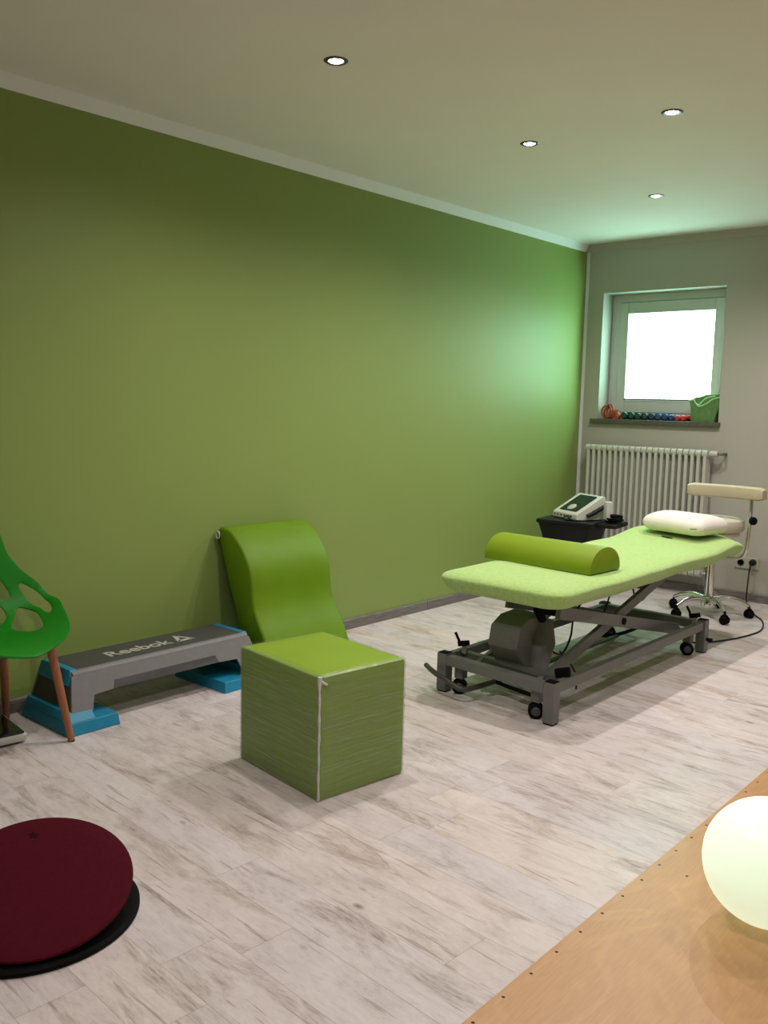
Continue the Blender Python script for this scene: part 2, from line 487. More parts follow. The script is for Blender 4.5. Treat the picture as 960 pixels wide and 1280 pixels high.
# pleated blind, its emission standing in for daylight from behind
n = 34
pv = []
for k in range(n+1):
    z = lerp(1.398, 2.038, k/n); y = FY - 0.010 + (0.006 if k % 2 else 0.0)
    pv.append((bl.verts.new((0.303, y, z)), bl.verts.new((0.982, y, z))))
for a, b in zip(pv, pv[1:]): bl.faces.new((a[0], a[1], b[1], b[0]))
blind_thing = thing('pleated_blind', 'glowing white pleated blind filling the small window pane', 'blind', (0.64, FY-0.01, 1.39))
ob = obj('blind_fabric', bl, 'blind', blind_thing, smooth=False)
sm = ob.modifiers.new('sol', 'SOLIDIFY'); sm.thickness = 0.001
bm = BM(); box(bm, (0.300, FY-0.024, 1.386), (0.985, FY-0.002, 1.398)); obj('bottom_rail', bm, 'steel', blind_thing, smooth=False, bevel=0.002)
bm = BM(); box(bm, (0.300, FY-0.026, 2.038), (0.985, FY+0.000, 2.050)); obj('head_rail', bm, 'upvc', blind_thing, smooth=False, bevel=0.002)
bm = BM(); lathe(bm, [(0, 0), (0.006, 0.001), (0.006, 0.012), (0, 0.013)], (0.65, FY-0.026, 1.392), 10, axis_m((0, -1, 0))); obj('pull_tab', bm, 'steel', blind_thing)

bm = BM(); box(bm, (0.105, DAY-0.035, 1.205), (1.115, FY+0.0, 1.238)); o = struct('trim_4', bm, 'stone', smooth=False, bevel=0.004)
SILL = 1.2385

# ------------------------------------------------------------------ radiator
rad = thing('column_radiator', 'white tubular column radiator under the small window', 'radiator', (0.62, DAY-0.08, 0))
bm = BM()
RP = 0.0455; rx0 = 0.158; RD0 = DAY - 0.135; RD1 = DAY - 0.035
for yy in (RD0+0.014, (RD0+RD1)/2, RD1-0.014):
    tube(bm, [(0, yy, 0.17), (0, yy, 1.01)], 0.0135, 12, cap=False)
def header(bm, z0, z1, flip):
    prof = rrect((RD1-RD0)/2, 0.026, 0.022, 5)
    prism(bm, prof, lambda u, v, w: (w, (RD0+RD1)/2+u, (z0+z1)/2+v*(z1-z0)/0.052), -0.0195, 0.0195)
header(bm, 0.995, 1.043, 0); header(bm, 0.14, 0.188, 0)
tube(bm, [(-0.023, (RD0+RD1)/2, 1.018), (0.023, (RD0+RD1)/2, 1.018)], 0.020, 12)
tube(bm, [(-0.023, (RD0+RD1)/2, 0.164), (0.023, (RD0+RD1)/2, 0.164)], 0.020, 12)
col0 = obj('radiator_column', bm, 'radiator', rad, org=None)
rl = rad.location
me = col0.data
me.transform(Matrix.Translation((rl[0], 0, 0)))          # mesh was shifted by the root: bring x back to 0
for k in range(21):
    c = col0 if k == 0 else col0.copy()
    if k: COL.objects.link(c)
    c.parent = rad
    c.location = (rx0 + RP*k - rl[0], 0, 0)
RE = rx0 + RP*20 + 0.023
bm = BM(); tube(bm, [(RE, DAY-0.085, 1.018), (RE+0.055, DAY-0.085, 1.018)], [0.024, 0.021], 16); obj('thermostat_head', bm, 'radiator', rad, bevel=0.003)
bm = BM(); tube(bm, catmull([(RE+0.05, DAY-0.085, 1.018), (RE+0.072, DAY-0.085, 1.018), (RE+0.080, DAY-0.06, 1.018), (RE+0.080, DAY, 1.018)], 5), 0.010, 10); obj('valve_pipe', bm, 'steel', rad)
for sx in (0.2, 1.0):
    bm = BM(); box(bm, (sx-0.012, RD1-0.02, 0.85), (sx+0.012, DAY, 0.88)); obj('wall_bracket', bm, 'radiator', rad, smooth=False)
bm = BM(); tube(bm, [(RE-0.01, DAY-0.085, 0.164), (RE+0.04, DAY-0.085, 0.164), (RE+0.04, DAY-0.085, 0.0)], 0.010, 10); obj('return_pipe', bm, 'radiator', rad)

# ------------------------------------------------------------------ recessed spots
def ceiling_spot(x, y, label, first=None):
    t = thing('ceiling_spot', label, 'ceiling light', (x, y, CEIL), 0, 'recessed ceiling spots')
    bm = BM()
    lathe(bm, [(0.028, -0.0005), (0.030, -0.004), (0.040, -0.0045), (0.045, -0.001), (0.045, 0.0), (0.028, 0.0)], (x, y, CEIL), 32)
    o = obj('trim_ring', bm, 'satin', t)
    bm = BM(); lathe(bm, [(0.0, -0.007), (0.014, -0.0065), (0.0245, -0.003), (0.0275, 0.0)], (x, y, CEIL), 24)
    obj('bulb', bm, 'bulb', t)
    ld = bpy.data.lights.new('spot_beam', 'SPOT'); ld.energy = SPOT_POWER; ld.color = SPOT_COLOR
    ld.spot_size = math.radians(158); ld.spot_blend = 1.0; ld.shadow_soft_size = 0.018
    lo = bpy.data.objects.new('spot_beam', ld); COL.objects.link(lo); lo.location = (0, 0, -0.03); lo.parent = t
    return t
ceiling_spot(1.125, 2.47, 'large lit recessed spot in the ceiling nearest the green wall, closest to the viewer')
ceiling_spot(1.119, 3.784, 'small lit recessed spot in mid ceiling, straight above the treatment couch foot')
ceiling_spot(1.839, 3.746, 'lit recessed spot on the right of the ceiling, the bigger of the two right-hand ones')
ceiling_spot(1.133, 5.125, 'smallest lit recessed spot, the one closest to the window wall')
OFF = 'unseen recessed ceiling spot, added beyond the edge of the picture, lighting the room from overhead'
for x, y in ((1.84, 5.16), (1.95, 1.16), (3.25, 3.75), (3.25, 1.16)):  # unseen spots, added for the light they give the room
    ceiling_spot(x, y, OFF)

# ------------------------------------------------------------------ plywood platform
pf = thing('plywood_platform', 'low varnished plywood board with screwed edge lying along the right of the floor', 'platform', (3.3, 2.2, 0))
bm = BM(); box(bm, (2.538, -1.2, 0.0), (4.3, 5.2, 0.018)); obj('plywood_sheet', bm, 'ply', pf, smooth=False, bevel=0.0015)
def screw(x, y, first):
    if first is None:
        bm = BM(); lathe(bm, [(0, 0.0192), (0.0030, 0.0190), (0.0042, 0.0181), (0.0042, 0.0175)], (0, 0, 0), 12)
        o = obj('screw', bm, 'screw', pf, local=True)
    else:
        o = first.copy(); COL.objects.link(o); o.parent = pf
    o.location = (x - 3.3, y - 2.2, 0); return o
s0 = None
for k in range(22):
    s = screw(2.555, 1.140 + 0.1146*k, s0); s0 = s0 or s
for k in range(4): screw(2.639 + 0.0, 2.395 - 1.15 + 1.15*k, s0)

# ------------------------------------------------------------------ glowing globe
gt = thing('globe_lamp', 'large glowing creamy white ball lamp resting on the plywood', 'lamp', (2.878, 2.315, 0.018))
bm = BM()
R = 0.161; prof = [(0, 0.0005)]
for k in range(1, 48):
    a = -PI/2 + PI*k/48
    prof.append((R*math.cos(a), R + R*math.sin(a)))
prof[1] = (prof[1][0], 0.0008); prof.append((0, 2*R))
lathe(bm, [(r, z) for r, z in prof], (2.878, 2.315, 0.018), 72); obj('globe', bm, 'globe', gt)
bm = BM(); tube(bm, catmull([(3.02, 2.35, 0.06), (3.08, 2.36, 0.023), (3.4, 2.5, 0.0215), (3.9, 2.4, 0.0215)], 6), 0.003, 8); obj('power_cord', bm, 'black', gt)

# ------------------------------------------------------------------ red wobble cushion on black base
dt = thing('balance_cushion', 'dark red round cushion tilted on a black round base in the near left corner', 'cushion', (1.472, 1.061, 0))
bm = BM(); lathe(bm, [(0, 0), (0.262, 0), (0.267, 0.004), (0.267, 0.012), (0.260, 0.018), (0.10, 0.022), (0, 0.022)], (1.472, 1.061, 0), 72); obj('base', bm, 'rubber', dt)
nrm = Vector((0.246, -0.164, 1)).normalized(); dm = nrm.to_track_quat('Z', 'Y').to_matrix().to_4x4()
dc = Vector((1.502, 1.058, 0.097))
bm = BM(); prof = [(0, -0.014), (0.20, -0.014), (0.231, -0.011), (0.2365, -0.005), (0.237, 0), (0.235, 0.003), (0.225, 0.006), (0.18, 0.009), (0.10, 0.011), (0, 0.012)]
lathe(bm, prof, dc, 80, dm); obj('cushion_top', bm, 'disc_red', dt)
bm = BM()
for k in range(1):
    lathe(bm, [(0.0, -0.076), (0.10, -0.075), (0.20, -0.034), (0.226, -0.020), (0.226, -0.012), (0.0, -0.012)], dc, 60, dm)
obj('rubber_bellows', bm, 'rubber', dt)
bm = BM(); prism(bm, [(0.013*math.cos(a*PI/12)*(1+0.3*math.cos(a*PI/12*5)), 0.010*math.sin(a*PI/12)*(1+0.3*math.cos(a*PI/12*5))) for a in range(24)],
      lambda u, v, w: tuple(dc + dm @ Vector((0, 0, 0)) + nrm*(w) + Vector((-0.154+u, 0.076+v, 0)) - nrm*nrm.dot(Vector((-0.154+u, 0.076+v, 0)))), 0.0070, 0.0098)
obj('printed_mark', bm, 'disc_mark', dt)

# ------------------------------------------------------------------ shrink-wrapped cube
ang = math.radians(-7.3)
cb = thing('foam_cube', 'green foam positioning cube wrapped in clear stretch film', 'cube', (1.315, 2.252, 0), ang)
hx, hy, hz = 0.240, 0.192, 0.427
bm = BM(); cushion(bm, densify(rrect(hx, hy, 0.012, 4), 0.03), [(0.008, 0.0), (0.002, 0.003), (0, 0.012), (0, 0.10), (0, 0.2), (0, 0.3), (0, hz-0.014), (0.003, hz-0.004), (0.010, hz)], 5,
      lambda x, y, z: (x, y, z + (0.004*(1-(x/hx)**2)*(1-(y/hy)**2) if z > 0.2 else 0)))
obj('vinyl_cover', bm, 'vinyl_lime', cb, local=True)
bm = BM()
random.seed(4)
ol = densify(rrect(hx+0.0025, hy+0.0025, 0.014, 4), 0.012); N = len(ol)
zs = [0.004 + (hz-0.006)*k/60 for k in range(61)]
rows = []
for z in zs:
    row = []
    for k, (x, y) in enumerate(ol):
        ph = k/N*2*PI
        d = 0.0005*math.sin(z*150 + 3*math.sin(ph*2+z*9)) + 0.0003*math.sin(z*310 + 5*math.cos(ph*3))
        f = 1 + (0.0012 + d)/0.2
        row.append(bm.verts.new((x*f, y*f, z)))
    rows.append(row)
for inset, z, amp in ((0.003, hz+0.0025, 0.0008), (0.007, hz+0.0040, 0.0012), (0.010, hz+0.0045, 0.0016)):
    row = []
    for k, (x, y) in enumerate(ol):
        j = amp*math.sin(k*1.7) + amp*math.sin(k*0.61+1)
        sx = (hx-inset-abs(j)*2)/hx; sy = (hy-inset-abs(j)*2)/hy
        row.append(bm.verts.new((x*sx, y*sy, z + j*0.6)))
    rows.append(row)
for A, B in zip(rows, rows[1:]):
    for k in range(N): bm.faces.new((A[k], A[(k+1) % N], B[(k+1) % N], B[k]))
obj('stretch_film', bm, 'film', cb, local=True)
bm = BM()
fc = Vector((hx+0.003, -hy-0.003, 0)); pts = []; rad_ = []
# bunched white film running down the near vertical edge (the corner facing the viewer)
for k in range(40):
    z = 0.004 + (hz+0.001-0.004)*k/39
    pts.append((fc.x + 0.0008*math.sin(z*60) - 0.0045, fc.y + 0.0045, z)); rad_.append(0.0040 + 0.0026*sstep(0.36, 0.42, z) + 0.0008*math.sin(z*95))
tube(bm, pts, rad_, 8)
tube(bm, catmull([(hx-0.002, -hy+0.004, hz-0.012), (hx+0.0035, -hy+0.020, hz-0.025), (hx+0.003, -hy+0.032, hz-0.028)], 5), [0.0045, 0.005, 0.0055, 0.005, 0.005, 0.005, 0.0045, 0.004, 0.003, 0.002, 0.001], 8)
obj('gathered_film', bm, 'filmband', cb, local=True, label='white bunched film along the near upright edge')

# ------------------------------------------------------------------ wave wedge cushion leaning on wall
wd = thing('wave_cushion', 'tall olive green wave-shaped foam cushion leaning against the green wall', 'cushion', (0.30, 3.08, 0))
front = [(0.098, 0.690), (0.135, 0.668), (0.198, 0.612), (0.245, 0.548), (0.270, 0.490), (0.281, 0.430), (0.288, 0.370), (0.302, 0.315), (0.330, 0.262), (0.368, 0.205), (0.405, 0.140), (0.435, 0.075), (0.452, 0.018), (0.448, 0.0)]
fr_s = [tuple(v) for v in catmull([(a, b, 0) for a, b in front], 4)]
poly = [(0.020, 0.655), (0.018, 0.680), (0.030, 0.692), (0.060, 0.696)] + [(a, b) for a, b, _ in fr_s] + [(0.285, 0.0), (0.278, 0.012), (0.18, 0.235), (0.10, 0.43)]
bm = BM()
cx = sum(p[0] for p in poly)/len(poly); cz = sum(p[1] for p in poly)/len(poly)
ya, yb = 2.805, 3.345
lay = []
for y, ins in ((ya, 0.012), (ya+0.003, 0.005), (ya+0.012, 0.0), (ya+0.1, 0), (ya+0.27, 0), (yb-0.1, 0), (yb-0.012, 0), (yb-0.003, 0.005), (yb, 0.012)):
    ring = []
    for k, (px, pz) in enumerate(poly):
        a = Vector(poly[k-1]); b = Vector(poly[(k+1) % len(poly)]); tn = (b-a).normalized(); nn = Vector((-tn.y, tn.x))
        if nn.dot(Vector((cx-px, cz-pz))) < 0 and False: nn = -nn
        q = Vector((px, pz)) - nn*ins*(1)      # polygon runs clockwise: inward is -left normal
        ring.append(bm.verts.new((q.x, y, max(0.0, q.y))))
    lay.append(ring)
N = len(poly)
for A, B in zip(lay, lay[1:]):
    for k in range(N): bm.faces.new((A[k], A[(k+1) % N], B[(k+1) % N], B[k]))
bm.faces.new(lay[0]); bm.faces.new(lay[-1][::-1])
bmesh.ops.triangulate(bm, faces=[f for f in bm.faces if len(f.verts) > 4])
obj('vinyl_cover', bm, 'vinyl', wd)
bm = BM(); tube(bm, [(0.030+0.013*math.cos(a*PI/8), 2.798, 0.655+0.017*math.sin(a*PI/8)) for a in range(16)], 0.0045, 8, closed=True); obj('hanging_loop', bm, 'loop', wd, label='small grey white loop at the upper corner')

# ------------------------------------------------------------------ aerobic step
st = thing('aerobic_step', 'grey aerobic step board with charcoal top on bright blue risers', 'exercise step', (0.245, 2.235, 0))
SY0, SY1 = 1.765, 2.790      # outer ends at floor level
SX0, SX1 = 0.055, 0.430
ST = 0.232                   # top height
# side profile helpers (x,z) : body flares towards the floor
def sx(z, side):             # side 1 front (room), 0 back (wall)
    f = (ST - z)/ST
    return lerp(0.335, SX1, f**1.0) if side else lerp(0.095, SX0, f)
def sy(z, end):
    f = (ST - z)/ST
    return lerp(SY1-0.060, SY1, f) if end else lerp(SY0+0.060, SY0, f)
# front and back aprons: polygon in (y,z) with the stepped underside
def apron(side, z_leg=0.085):
    s = 1 if side else -1
    out = [(sy(ST-0.02, 0), ST-0.02), (sy(0.075, 0)+0.002, 0.075), (SY0+0.115, 0.072), (SY0+0.135, 0.128), (SY0+0.220, 0.133), (SY0+0.235, 0.168),
           (SY1-0.270, 0.168), (SY1-0.255, 0.133), (SY1-0.155, 0.128), (SY1-0.135, 0.072), (sy(0.075, 1)-0.002, 0.075), (sy(ST-0.02, 1), ST-0.02)]
    bm = BM()
    A = [bm.verts.new((sx(z, side), y, z)) for y, z in out]; B = [bm.verts.new((sx(z, side)-s*0.012, y, z)) for y, z in out]
    n = len(out)
    for k in range(n): bm.faces.new((A[k], A[(k+1) % n], B[(k+1) % n], B[k]))
    bm.faces.new(A); bm.faces.new(B[::-1])
    bmesh.ops.triangulate(bm, faces=[f for f in bm.faces if len(f.verts) > 4])
    return bm
bm = apron(1)
o = obj('front_apron', bm, 'step_grey', st, bevel=0.002)
o = obj('rear_apron', apron(0), 'step_grey', st, bevel=0.002)
# deck : rounded long edges
bm = BM(); prof = []
for k in range(7):
    a = PI/2*k/6; prof.append((0.322+0.026*math.sin(a)-0.004, ST-0.026+0.026*math.cos(a)))
prof += [(0.343, ST-0.030), (0.088, ST-0.030)]
for k in range(7):
    a = PI/2*(6-k)/6; prof.append((0.118-0.026*math.sin(a)-0.002, ST-0.026+0.026*math.cos(a)))
prism(bm, prof, lambda u, v, w: (u, w, v), SY0+0.062, SY1-0.062)
obj('deck', bm, 'step_grey', st, bevel=0.003)
bm = BM(); box(bm, (0.112, SY0+0.088, ST-0.004), (0.322, SY1-0.088, ST+0.003)); obj('top_mat', bm, 'step_mat', st, bevel=0.003)
for e in (0, 1):
    # end panel: blue cap strip, charcoal side, all flared
    s = -1 if e == 0 else 1
    bm = BM()
    yo = sy(ST, e)
    yi = yo - s*0.030
    prism(bm, [(0.106, ST+0.0025), (0.324, ST+0.0025), (0.330, ST-0.006), (0.336, ST-0.060), (0.092, ST-0.060), (0.098, ST-0.006)], lambda u, v, w: (u, w if abs(w-yi) < 1e-6 else sy(v, e)+s*0.003, v), yi, yo)
    obj('blue_end_strip', bm, 'step_blue', st, bevel=0.004)
    bm = BM()
    z0, z1 = 0.074, ST-0.024
    pts = [(sx(z1, 0)+0.004, z1), (sx(z1, 1)-0.004, z1), (sx(z0, 1)-0.004, z0), (sx(z0, 0)+0.004, z0)]
    A = [bm.verts.new((x, sy(z, e)-s*0.003, z)) for x, z in pts]; B = [bm.verts.new((x, sy(z, e)-s*0.015, z)) for x, z in pts]
    for k in range(4): bm.faces.new((A[k], A[(k+1) % 4], B[(k+1) % 4], B[k]))
    bm.faces.new(A); bm.faces.new(B[::-1])
    obj('end_panel', bm, 'step_mat', st)
    # riser block: low long foot plus raised shoulder
    bm = BM()
    ys = lambda y: (SY0 + y) if e == 0 else (SY1 - y)
    foot = [(SX0-0.004, 0), (SX1+0.004, 0), (SX1-0.004, 0.050), (SX0+0.006, 0.050)]
    def ends(z, inner):
        f = z/0.10
        return ys((0.218 if e == 0 else 0.270) - 0.012*f) if inner else ys(-0.012 + 0.022*f)
    A = [bm.verts.new((x, ends(z, 0), z)) for x, z in foot]; B = [bm.verts.new((x, ends(z, 1), z)) for x, z in foot]
    for k in range(4): bm.faces.new((A[k], A[(k+1) % 4], B[(k+1) % 4], B[k]))
    bm.faces.new(A[::-1]); bm.faces.new(B)
    sh = [(SX0+0.006, 0.049), (SX1-0.004, 0.049), (sx(0.088, 1)-0.002, 0.086), (sx(0.088, 0)+0.002, 0.086)]
    A = [bm.verts.new((x, ends(z, 0), z)) for x, z in sh]; B = [bm.verts.new((x, ys(0.112), z)) for x, z in sh]
    for k in range(4): bm.faces.new((A[k], A[(k+1) % 4], B[(k+1) % 4], B[k]))
    bm.faces.new(A[::-1]); bm.faces.new(B)
    obj('riser', bm, 'step_blue', st, bevel=0.004, label='bright blue riser')
# printed wordmark and triangle on the top mat
fc_ = bpy.data.curves.new('wordmark', 'FONT'); fc_.body = 'Reebok'; fc_.size = 0.098; fc_.extrude = 0.0004; fc_.offset = 0.0012; fc_.space_character = 0.98
tmp = bpy.data.objects.new('wordmark_curve', fc_); COL.objects.link(tmp)
bpy.context.view_layer.update()
dg = bpy.context.evaluated_depsgraph_get()
tme = bpy.data.meshes.new_from_object(tmp.evaluated_get(dg))
bpy.data.objects.remove(tmp)
bm = BM(); bm.from_mesh(tme); bpy.data.meshes.remove(tme)
bx0 = min(v.co.x for v in bm.verts); bx1 = max(v.co.x for v in bm.verts)
sc = 0.318/(bx1-bx0)
for v in bm.verts:
    x, y, z = v.co
    v.co = Vector((0.266 - y*1.02, 2.046 + (x-bx0)*sc, ST+0.0034+z))
obj('wordmark', bm, 'step_ink', st, smooth=False)
bm = BM()
# open triangle: two slanted strokes over a base wedge
def tri(pts): prism(bm, pts, lambda u, v, w: (0.266 - v*1.25, 2.385 + u*0.86, w), ST+0.003, ST+0.0038)
tri([(0.0, 0.0), (0.052, 0.085), (0.064, 0.062), (0.030, 0.0085)])
tri([(0.052, 0.085), (0.115, 0.0), (0.088, 0.006), (0.057, 0.055)])
tri([(0.0, 0.0), (0.022, 0.016), (0.092, 0.016), (0.115, 0.0)])
obj('triangle_mark', bm, 'step_ink', st, smooth=False)

# ------------------------------------------------------------------ green shell chair
ch = thing('shell_chair', 'bright green perforated plastic shell chair on wooden legs against the left wall', 'chair', (0.305, 1.517, 0), math.radians(12))
prof = [(.262, .385), (.235, .400), (.15, .408), (.03, .402), (-.07, .400), (-.14, .418), (-.19, .465), (-.225, .54), (-.25, .64), (-.275, .74), (-.30, .84)]
Ls = [0.0]
for a, b in zip(prof, prof[1:]): Ls.append(Ls[-1] + math.hypot(b[0]-a[0], b[1]-a[1]))
pc = catmull([(l, x, z) for l, (x, z) in zip(Ls, prof)], 6)
def prof_at(v):
    if v <= pc[0].x: return pc[0].y + (v)*(-0.87), pc[0].z + v*0.48
    for a, b in zip(pc, pc[1:]):
        if v <= b.x:
            t = (v-a.x)/(b.x-a.x); return lerp(a.y, b.y, t), lerp(a.z, b.z, t)
    a, b = pc[-2], pc[-1]; t = (v-a.x)/(b.x-a.x); return lerp(a.y, b.y, t), lerp(a.z, b.z, t)
def shell_pt(s, v):
    x, z = prof_at(v)
    b = sstep(0.15, 0.60, v)
    c = sstep(0.30, 0.80, v)
    return Vector((x + b*1.1*s*s, s, z + (1-c)*s*s))
half = [(0.0, 0.006), (.07, .016), (.15, .036), (.202, .070), (.252, .14), (.291, .21), (.320, .28), (.332, .34), (.331, .42), (.313, .529), (.268, .629), (.237, .712), (.226, .791), (.195, .848), (.13, .872), (0.0, .880)]
hs = [tuple(v)[:2] for v in catmull([(a, b, 0) for a, b in half], 4)]
outl = hs[:-1] + [(-a, b) for a, b in hs[::-1]][:-1]
def sm_poly(p):
    q = [Vector((a, b, 0)) for a, b in p]; n = len(q); out = []
    for i in range(n):
        p0, p1, p2, p3 = q[i-1], q[i], q[(i+1) % n], q[(i+2) % n]
        for k in range(5):
            t = k/5; w = 0.5*((2*p1)+(p2-p0)*t+(2*p0-5*p1+4*p2-p3)*t*t+(3*p1-p0-3*p2+p3)*t**3)
            out.append((w.x, w.y))
    return out
H1 = [(.252, .546), (.268, .546), (.300, .488), (.312, .42), (.306, .350), (.278, .270), (.256, .258), (.262, .30), (.272, .354), (.268, .42), (.258, .49)]
H2 = [(.229, .437), (.250, .395), (.250, .34), (.225, .272), (.186, .200), (.155, .187), (.132, .22), (.130, .297), (.147, .345), (.178, .385), (.205, .418)]
H3 = [(.178, .507), (.198, .489), (.216, .507), (.210, .55), (.192, .594), (.14, .610), (.08, .595), (.07, .555), (.11, .525)]
H4 = [(.168, .481), (.178, .45), (.170, .415), (.143, .390), (.11, .375), (.07, .375), (.035, .40), (.035, .455), (.07, .492), (.13, .498)]
H5 = [(.0, .575), (.035, .61), (.03, .67), (.0, .70), (-.03, .67), (-.035, .61)]
H6 = [(.06, .66), (.13, .665), (.19, .665), (.195, .70), (.17, .76), (.12, .80), (.07, .77), (.05, .71)]
H7 = [(.0, .735), (.03, .76), (.05, .81), (.02, .84), (-.02, .84), (-.05, .81), (-.03, .76)]
holes = [sm_poly(h) for h in (H1, H2, H3, H4, H6)]
holes += [[(-a, b) for a, b in h][::-1] for h in holes] + [sm_poly(H5), sm_poly(H7)]
def inside(p, poly):
    x, y = p; c = False; n = len(poly)
    for i in range(n):
        x1, y1 = poly[i]; x2, y2 = poly[i-1]
        if (y1 > y) != (y2 > y) and x < (x2-x1)*(y-y1)/(y2-y1)+x1: c = not c
    return c
vs = []; es = []
for pl_ in [outl] + holes:
    n0 = len(vs); vs += [Vector(p) for p in pl_]; es += [(n0+k, n0+(k+1) % len(pl_)) for k in range(len(pl_))]
def near(p, d):
    return any((p-q).length < d for q in vs[:nb])
nb = len(vs)
for i in range(-26, 27):
    for j in range(0, 60):
        p = Vector((i*0.0155, 0.008 + j*0.0155))
        if inside(p, outl) and not any(inside(p, h) for h in holes) and not near(p, 0.008): vs.append(p)
rv, re_, rf, *_ = delaunay_2d_cdt(vs, es, [], 0, 1e-6)
bm = BM(); bv = [bm.verts.new(shell_pt(p.x, p.y)) for p in rv]
for f in rf:
    c = sum((rv[i] for i in f), Vector((0, 0)))/len(f)
    if inside(c, outl) and not any(inside(c, h) for h in holes):
        try: bm.faces.new([bv[i] for i in f])
        except ValueError: pass
bmesh.ops.delete(bm, geom=[v for v in bm.verts if not v.link_faces], context='VERTS')
o = obj('shell', bm, 'chair', ch, local=True)
so = o.modifiers.new('sol', 'SOLIDIFY'); so.thickness = 0.008; so.offset = 0
bv_ = o.modifiers.new('bev', 'BEVEL'); bv_.width = 0.0022; bv_.segments = 2; bv_.limit_method = 'ANGLE'; bv_.angle_limit = math.radians(50)
for fx, sy_ in ((0.203, 0.192), (0.181, -0.202), (-0.181, 0.200), (-0.181, -0.200)):
    bm = BM()
    top = Vector((fx*0.85 if fx > 0 else fx*0.55, sy_*0.64, 0.402 if fx > 0 else 0.392)); bot = Vector((fx, sy_, 0.0))
    tube(bm, [bot + Vector((0, 0, 0.004)), bot.lerp(top, 0.4), bot.lerp(top, 0.75), top], [0.0125, 0.0155, 0.0170, 0.0155], 16)
    leg = obj('leg', bm, 'beech', ch, local=True)
    bm = BM(); lathe(bm, [(0, 0), (0.0115, 0), (0.0125, 0.003), (0.0125, 0.007), (0, 0.007)], bot, 16); obj('foot_cap', bm, 'rubber', leg, local=True)
bm = BM()
for a, b in (((0.154, 0.129), (0.154, -0.129)), ((-0.0996, 0.128), (-0.0996, -0.128)), ((0.154, 0), (-0.0996, 0))):
    beam(bm, (*a, 0.386), (*b, 0.386), 0.025, 0.012)
obj('seat_mount', bm, 'dsteel', ch, local=True, smooth=False)

# ------------------------------------------------------------------ bathroom scale
bs = thing('bathroom_scale', 'flat body scale with black glass top and pale rim on the floor below the chair', 'scale', (0.195, 1.495, 0), math.radians(-7))
bm = BM(); cushion(bm, rrect(0.150, 0.150, 0.018), [(0.008, 0.008), (0.001, 0.012), (0, 0.018), (0, 0.034), (0.003, 0.038)], 3); obj('body', bm, 'scale_white', bs, local=True)
bm = BM(); cushion(bm, rrect(0.142, 0.142, 0.014), [(0.001, 0.0375), (0, 0.0385), (0, 0.0415), (0.002, 0.0425)], 3); obj('glass_top', bm, 'blackgloss', bs, local=True)
for a, b in ((1, 1), (1, -1), (-1, 1), (-1, -1)):
    bm = BM(); lathe(bm, [(0, 0), (0.014, 0), (0.014, 0.010), (0, 0.010)], (a*0.115, b*0.115, 0), 16); obj('foot', bm, 'rubber', bs, local=True)

# ------------------------------------------------------------------ treatment couch
tc = thing('treatment_couch', 'height-adjustable treatment couch with light green terry cover on grey steel scissor frame', 'treatment table', (1.39, 4.05, 0))
MX0, MX1, MY0, MY1 = 1.070, 1.738, 3.200, 5.325
mcx, mcy = (MX0+MX1)/2, (MY0+MY1)/2; mhx, mhy = (MX1-MX0)/2, (MY1-MY0)/2
def mat_fn(x, y, z):
    t = y/mhy                       # -1 foot, 1 head
    X = x; Z = z
    head = sstep(0.50, 0.95, t)
    Z += 0.040*head
    # cover pulled over the head end: near corner droops into a soft tip
    r = sstep(0.3, 1.0, x/mhx)*sstep(0.80, 1.0, t)
    Z -= 0.036*r
    Z -= 0.012*sstep(0.0, 1.0, x/mhx)*sstep(0.5, 1.0, t)
    foot = sstep(-0.90, -1.0, t)
    # gentle waviness of the stretched cover
    w = 0.0022*math.sin(5*y+3*x) + 0.0012*math.sin(13*y-7*x+1)
    if z > 0.53: Z += w
    else: Z += 1.6*w
    if z < 0.53:
        X *= 1 - 0.012*math.sin(9*y)
    return (mcx + X, mcy + y, Z)
ol = densify(rrect(mhx, mhy, 0.095, 9), 0.035)
bm = BM()
cushion(bm, ol, [(0.075, 0.475), (0.050, 0.476), (0.030, 0.487), (0.012, 0.516), (0.001, 0.540), (0.001, 0.548), (0.010, 0.558), (0.030, 0.567), (0.06, 0.572), (0.10, 0.5745)], 14, mat_fn)
obj('covered_mattress', bm, 'terry', tc, sub=1)
# breathing slot
bm = BM(); p = []
for k in range(20):
    a = 2*PI*k/20; p.append((0.045*math.cos(a), 0.013*math.sin(a)))
prism(bm, p, lambda u, v, w: (1.385+u*0.9+v*0.35, 4.985+v*0.94-u*0.35, w+0.588), -0.002, 0.0015)
obj('face_slot', bm, 'black', tc)
# sub frame under mattress
def rect_tube(name, segs, mat='steel', parent=tc, bev=0.003, label=None):
    bm = BM()
    for a in segs: beam(bm, *a)
    return obj(name, bm, mat, parent, smooth=True, bevel=bev, label=label)
rect_tube('upper_frame', [((1.22, 3.75, 0.464), (1.22, 5.05, 0.464), 0.035, 0.024), ((1.58, 3.75, 0.464), (1.58, 5.05, 0.464), 0.035, 0.024),
                          ((1.22, 3.77, 0.464), (1.58, 3.77, 0.464), 0.035, 0.024), ((1.22, 4.55, 0.464), (1.58, 4.55, 0.464), 0.035, 0.024), ((1.22, 5.03, 0.464), (1.58, 5.03, 0.464), 0.035, 0.024)])
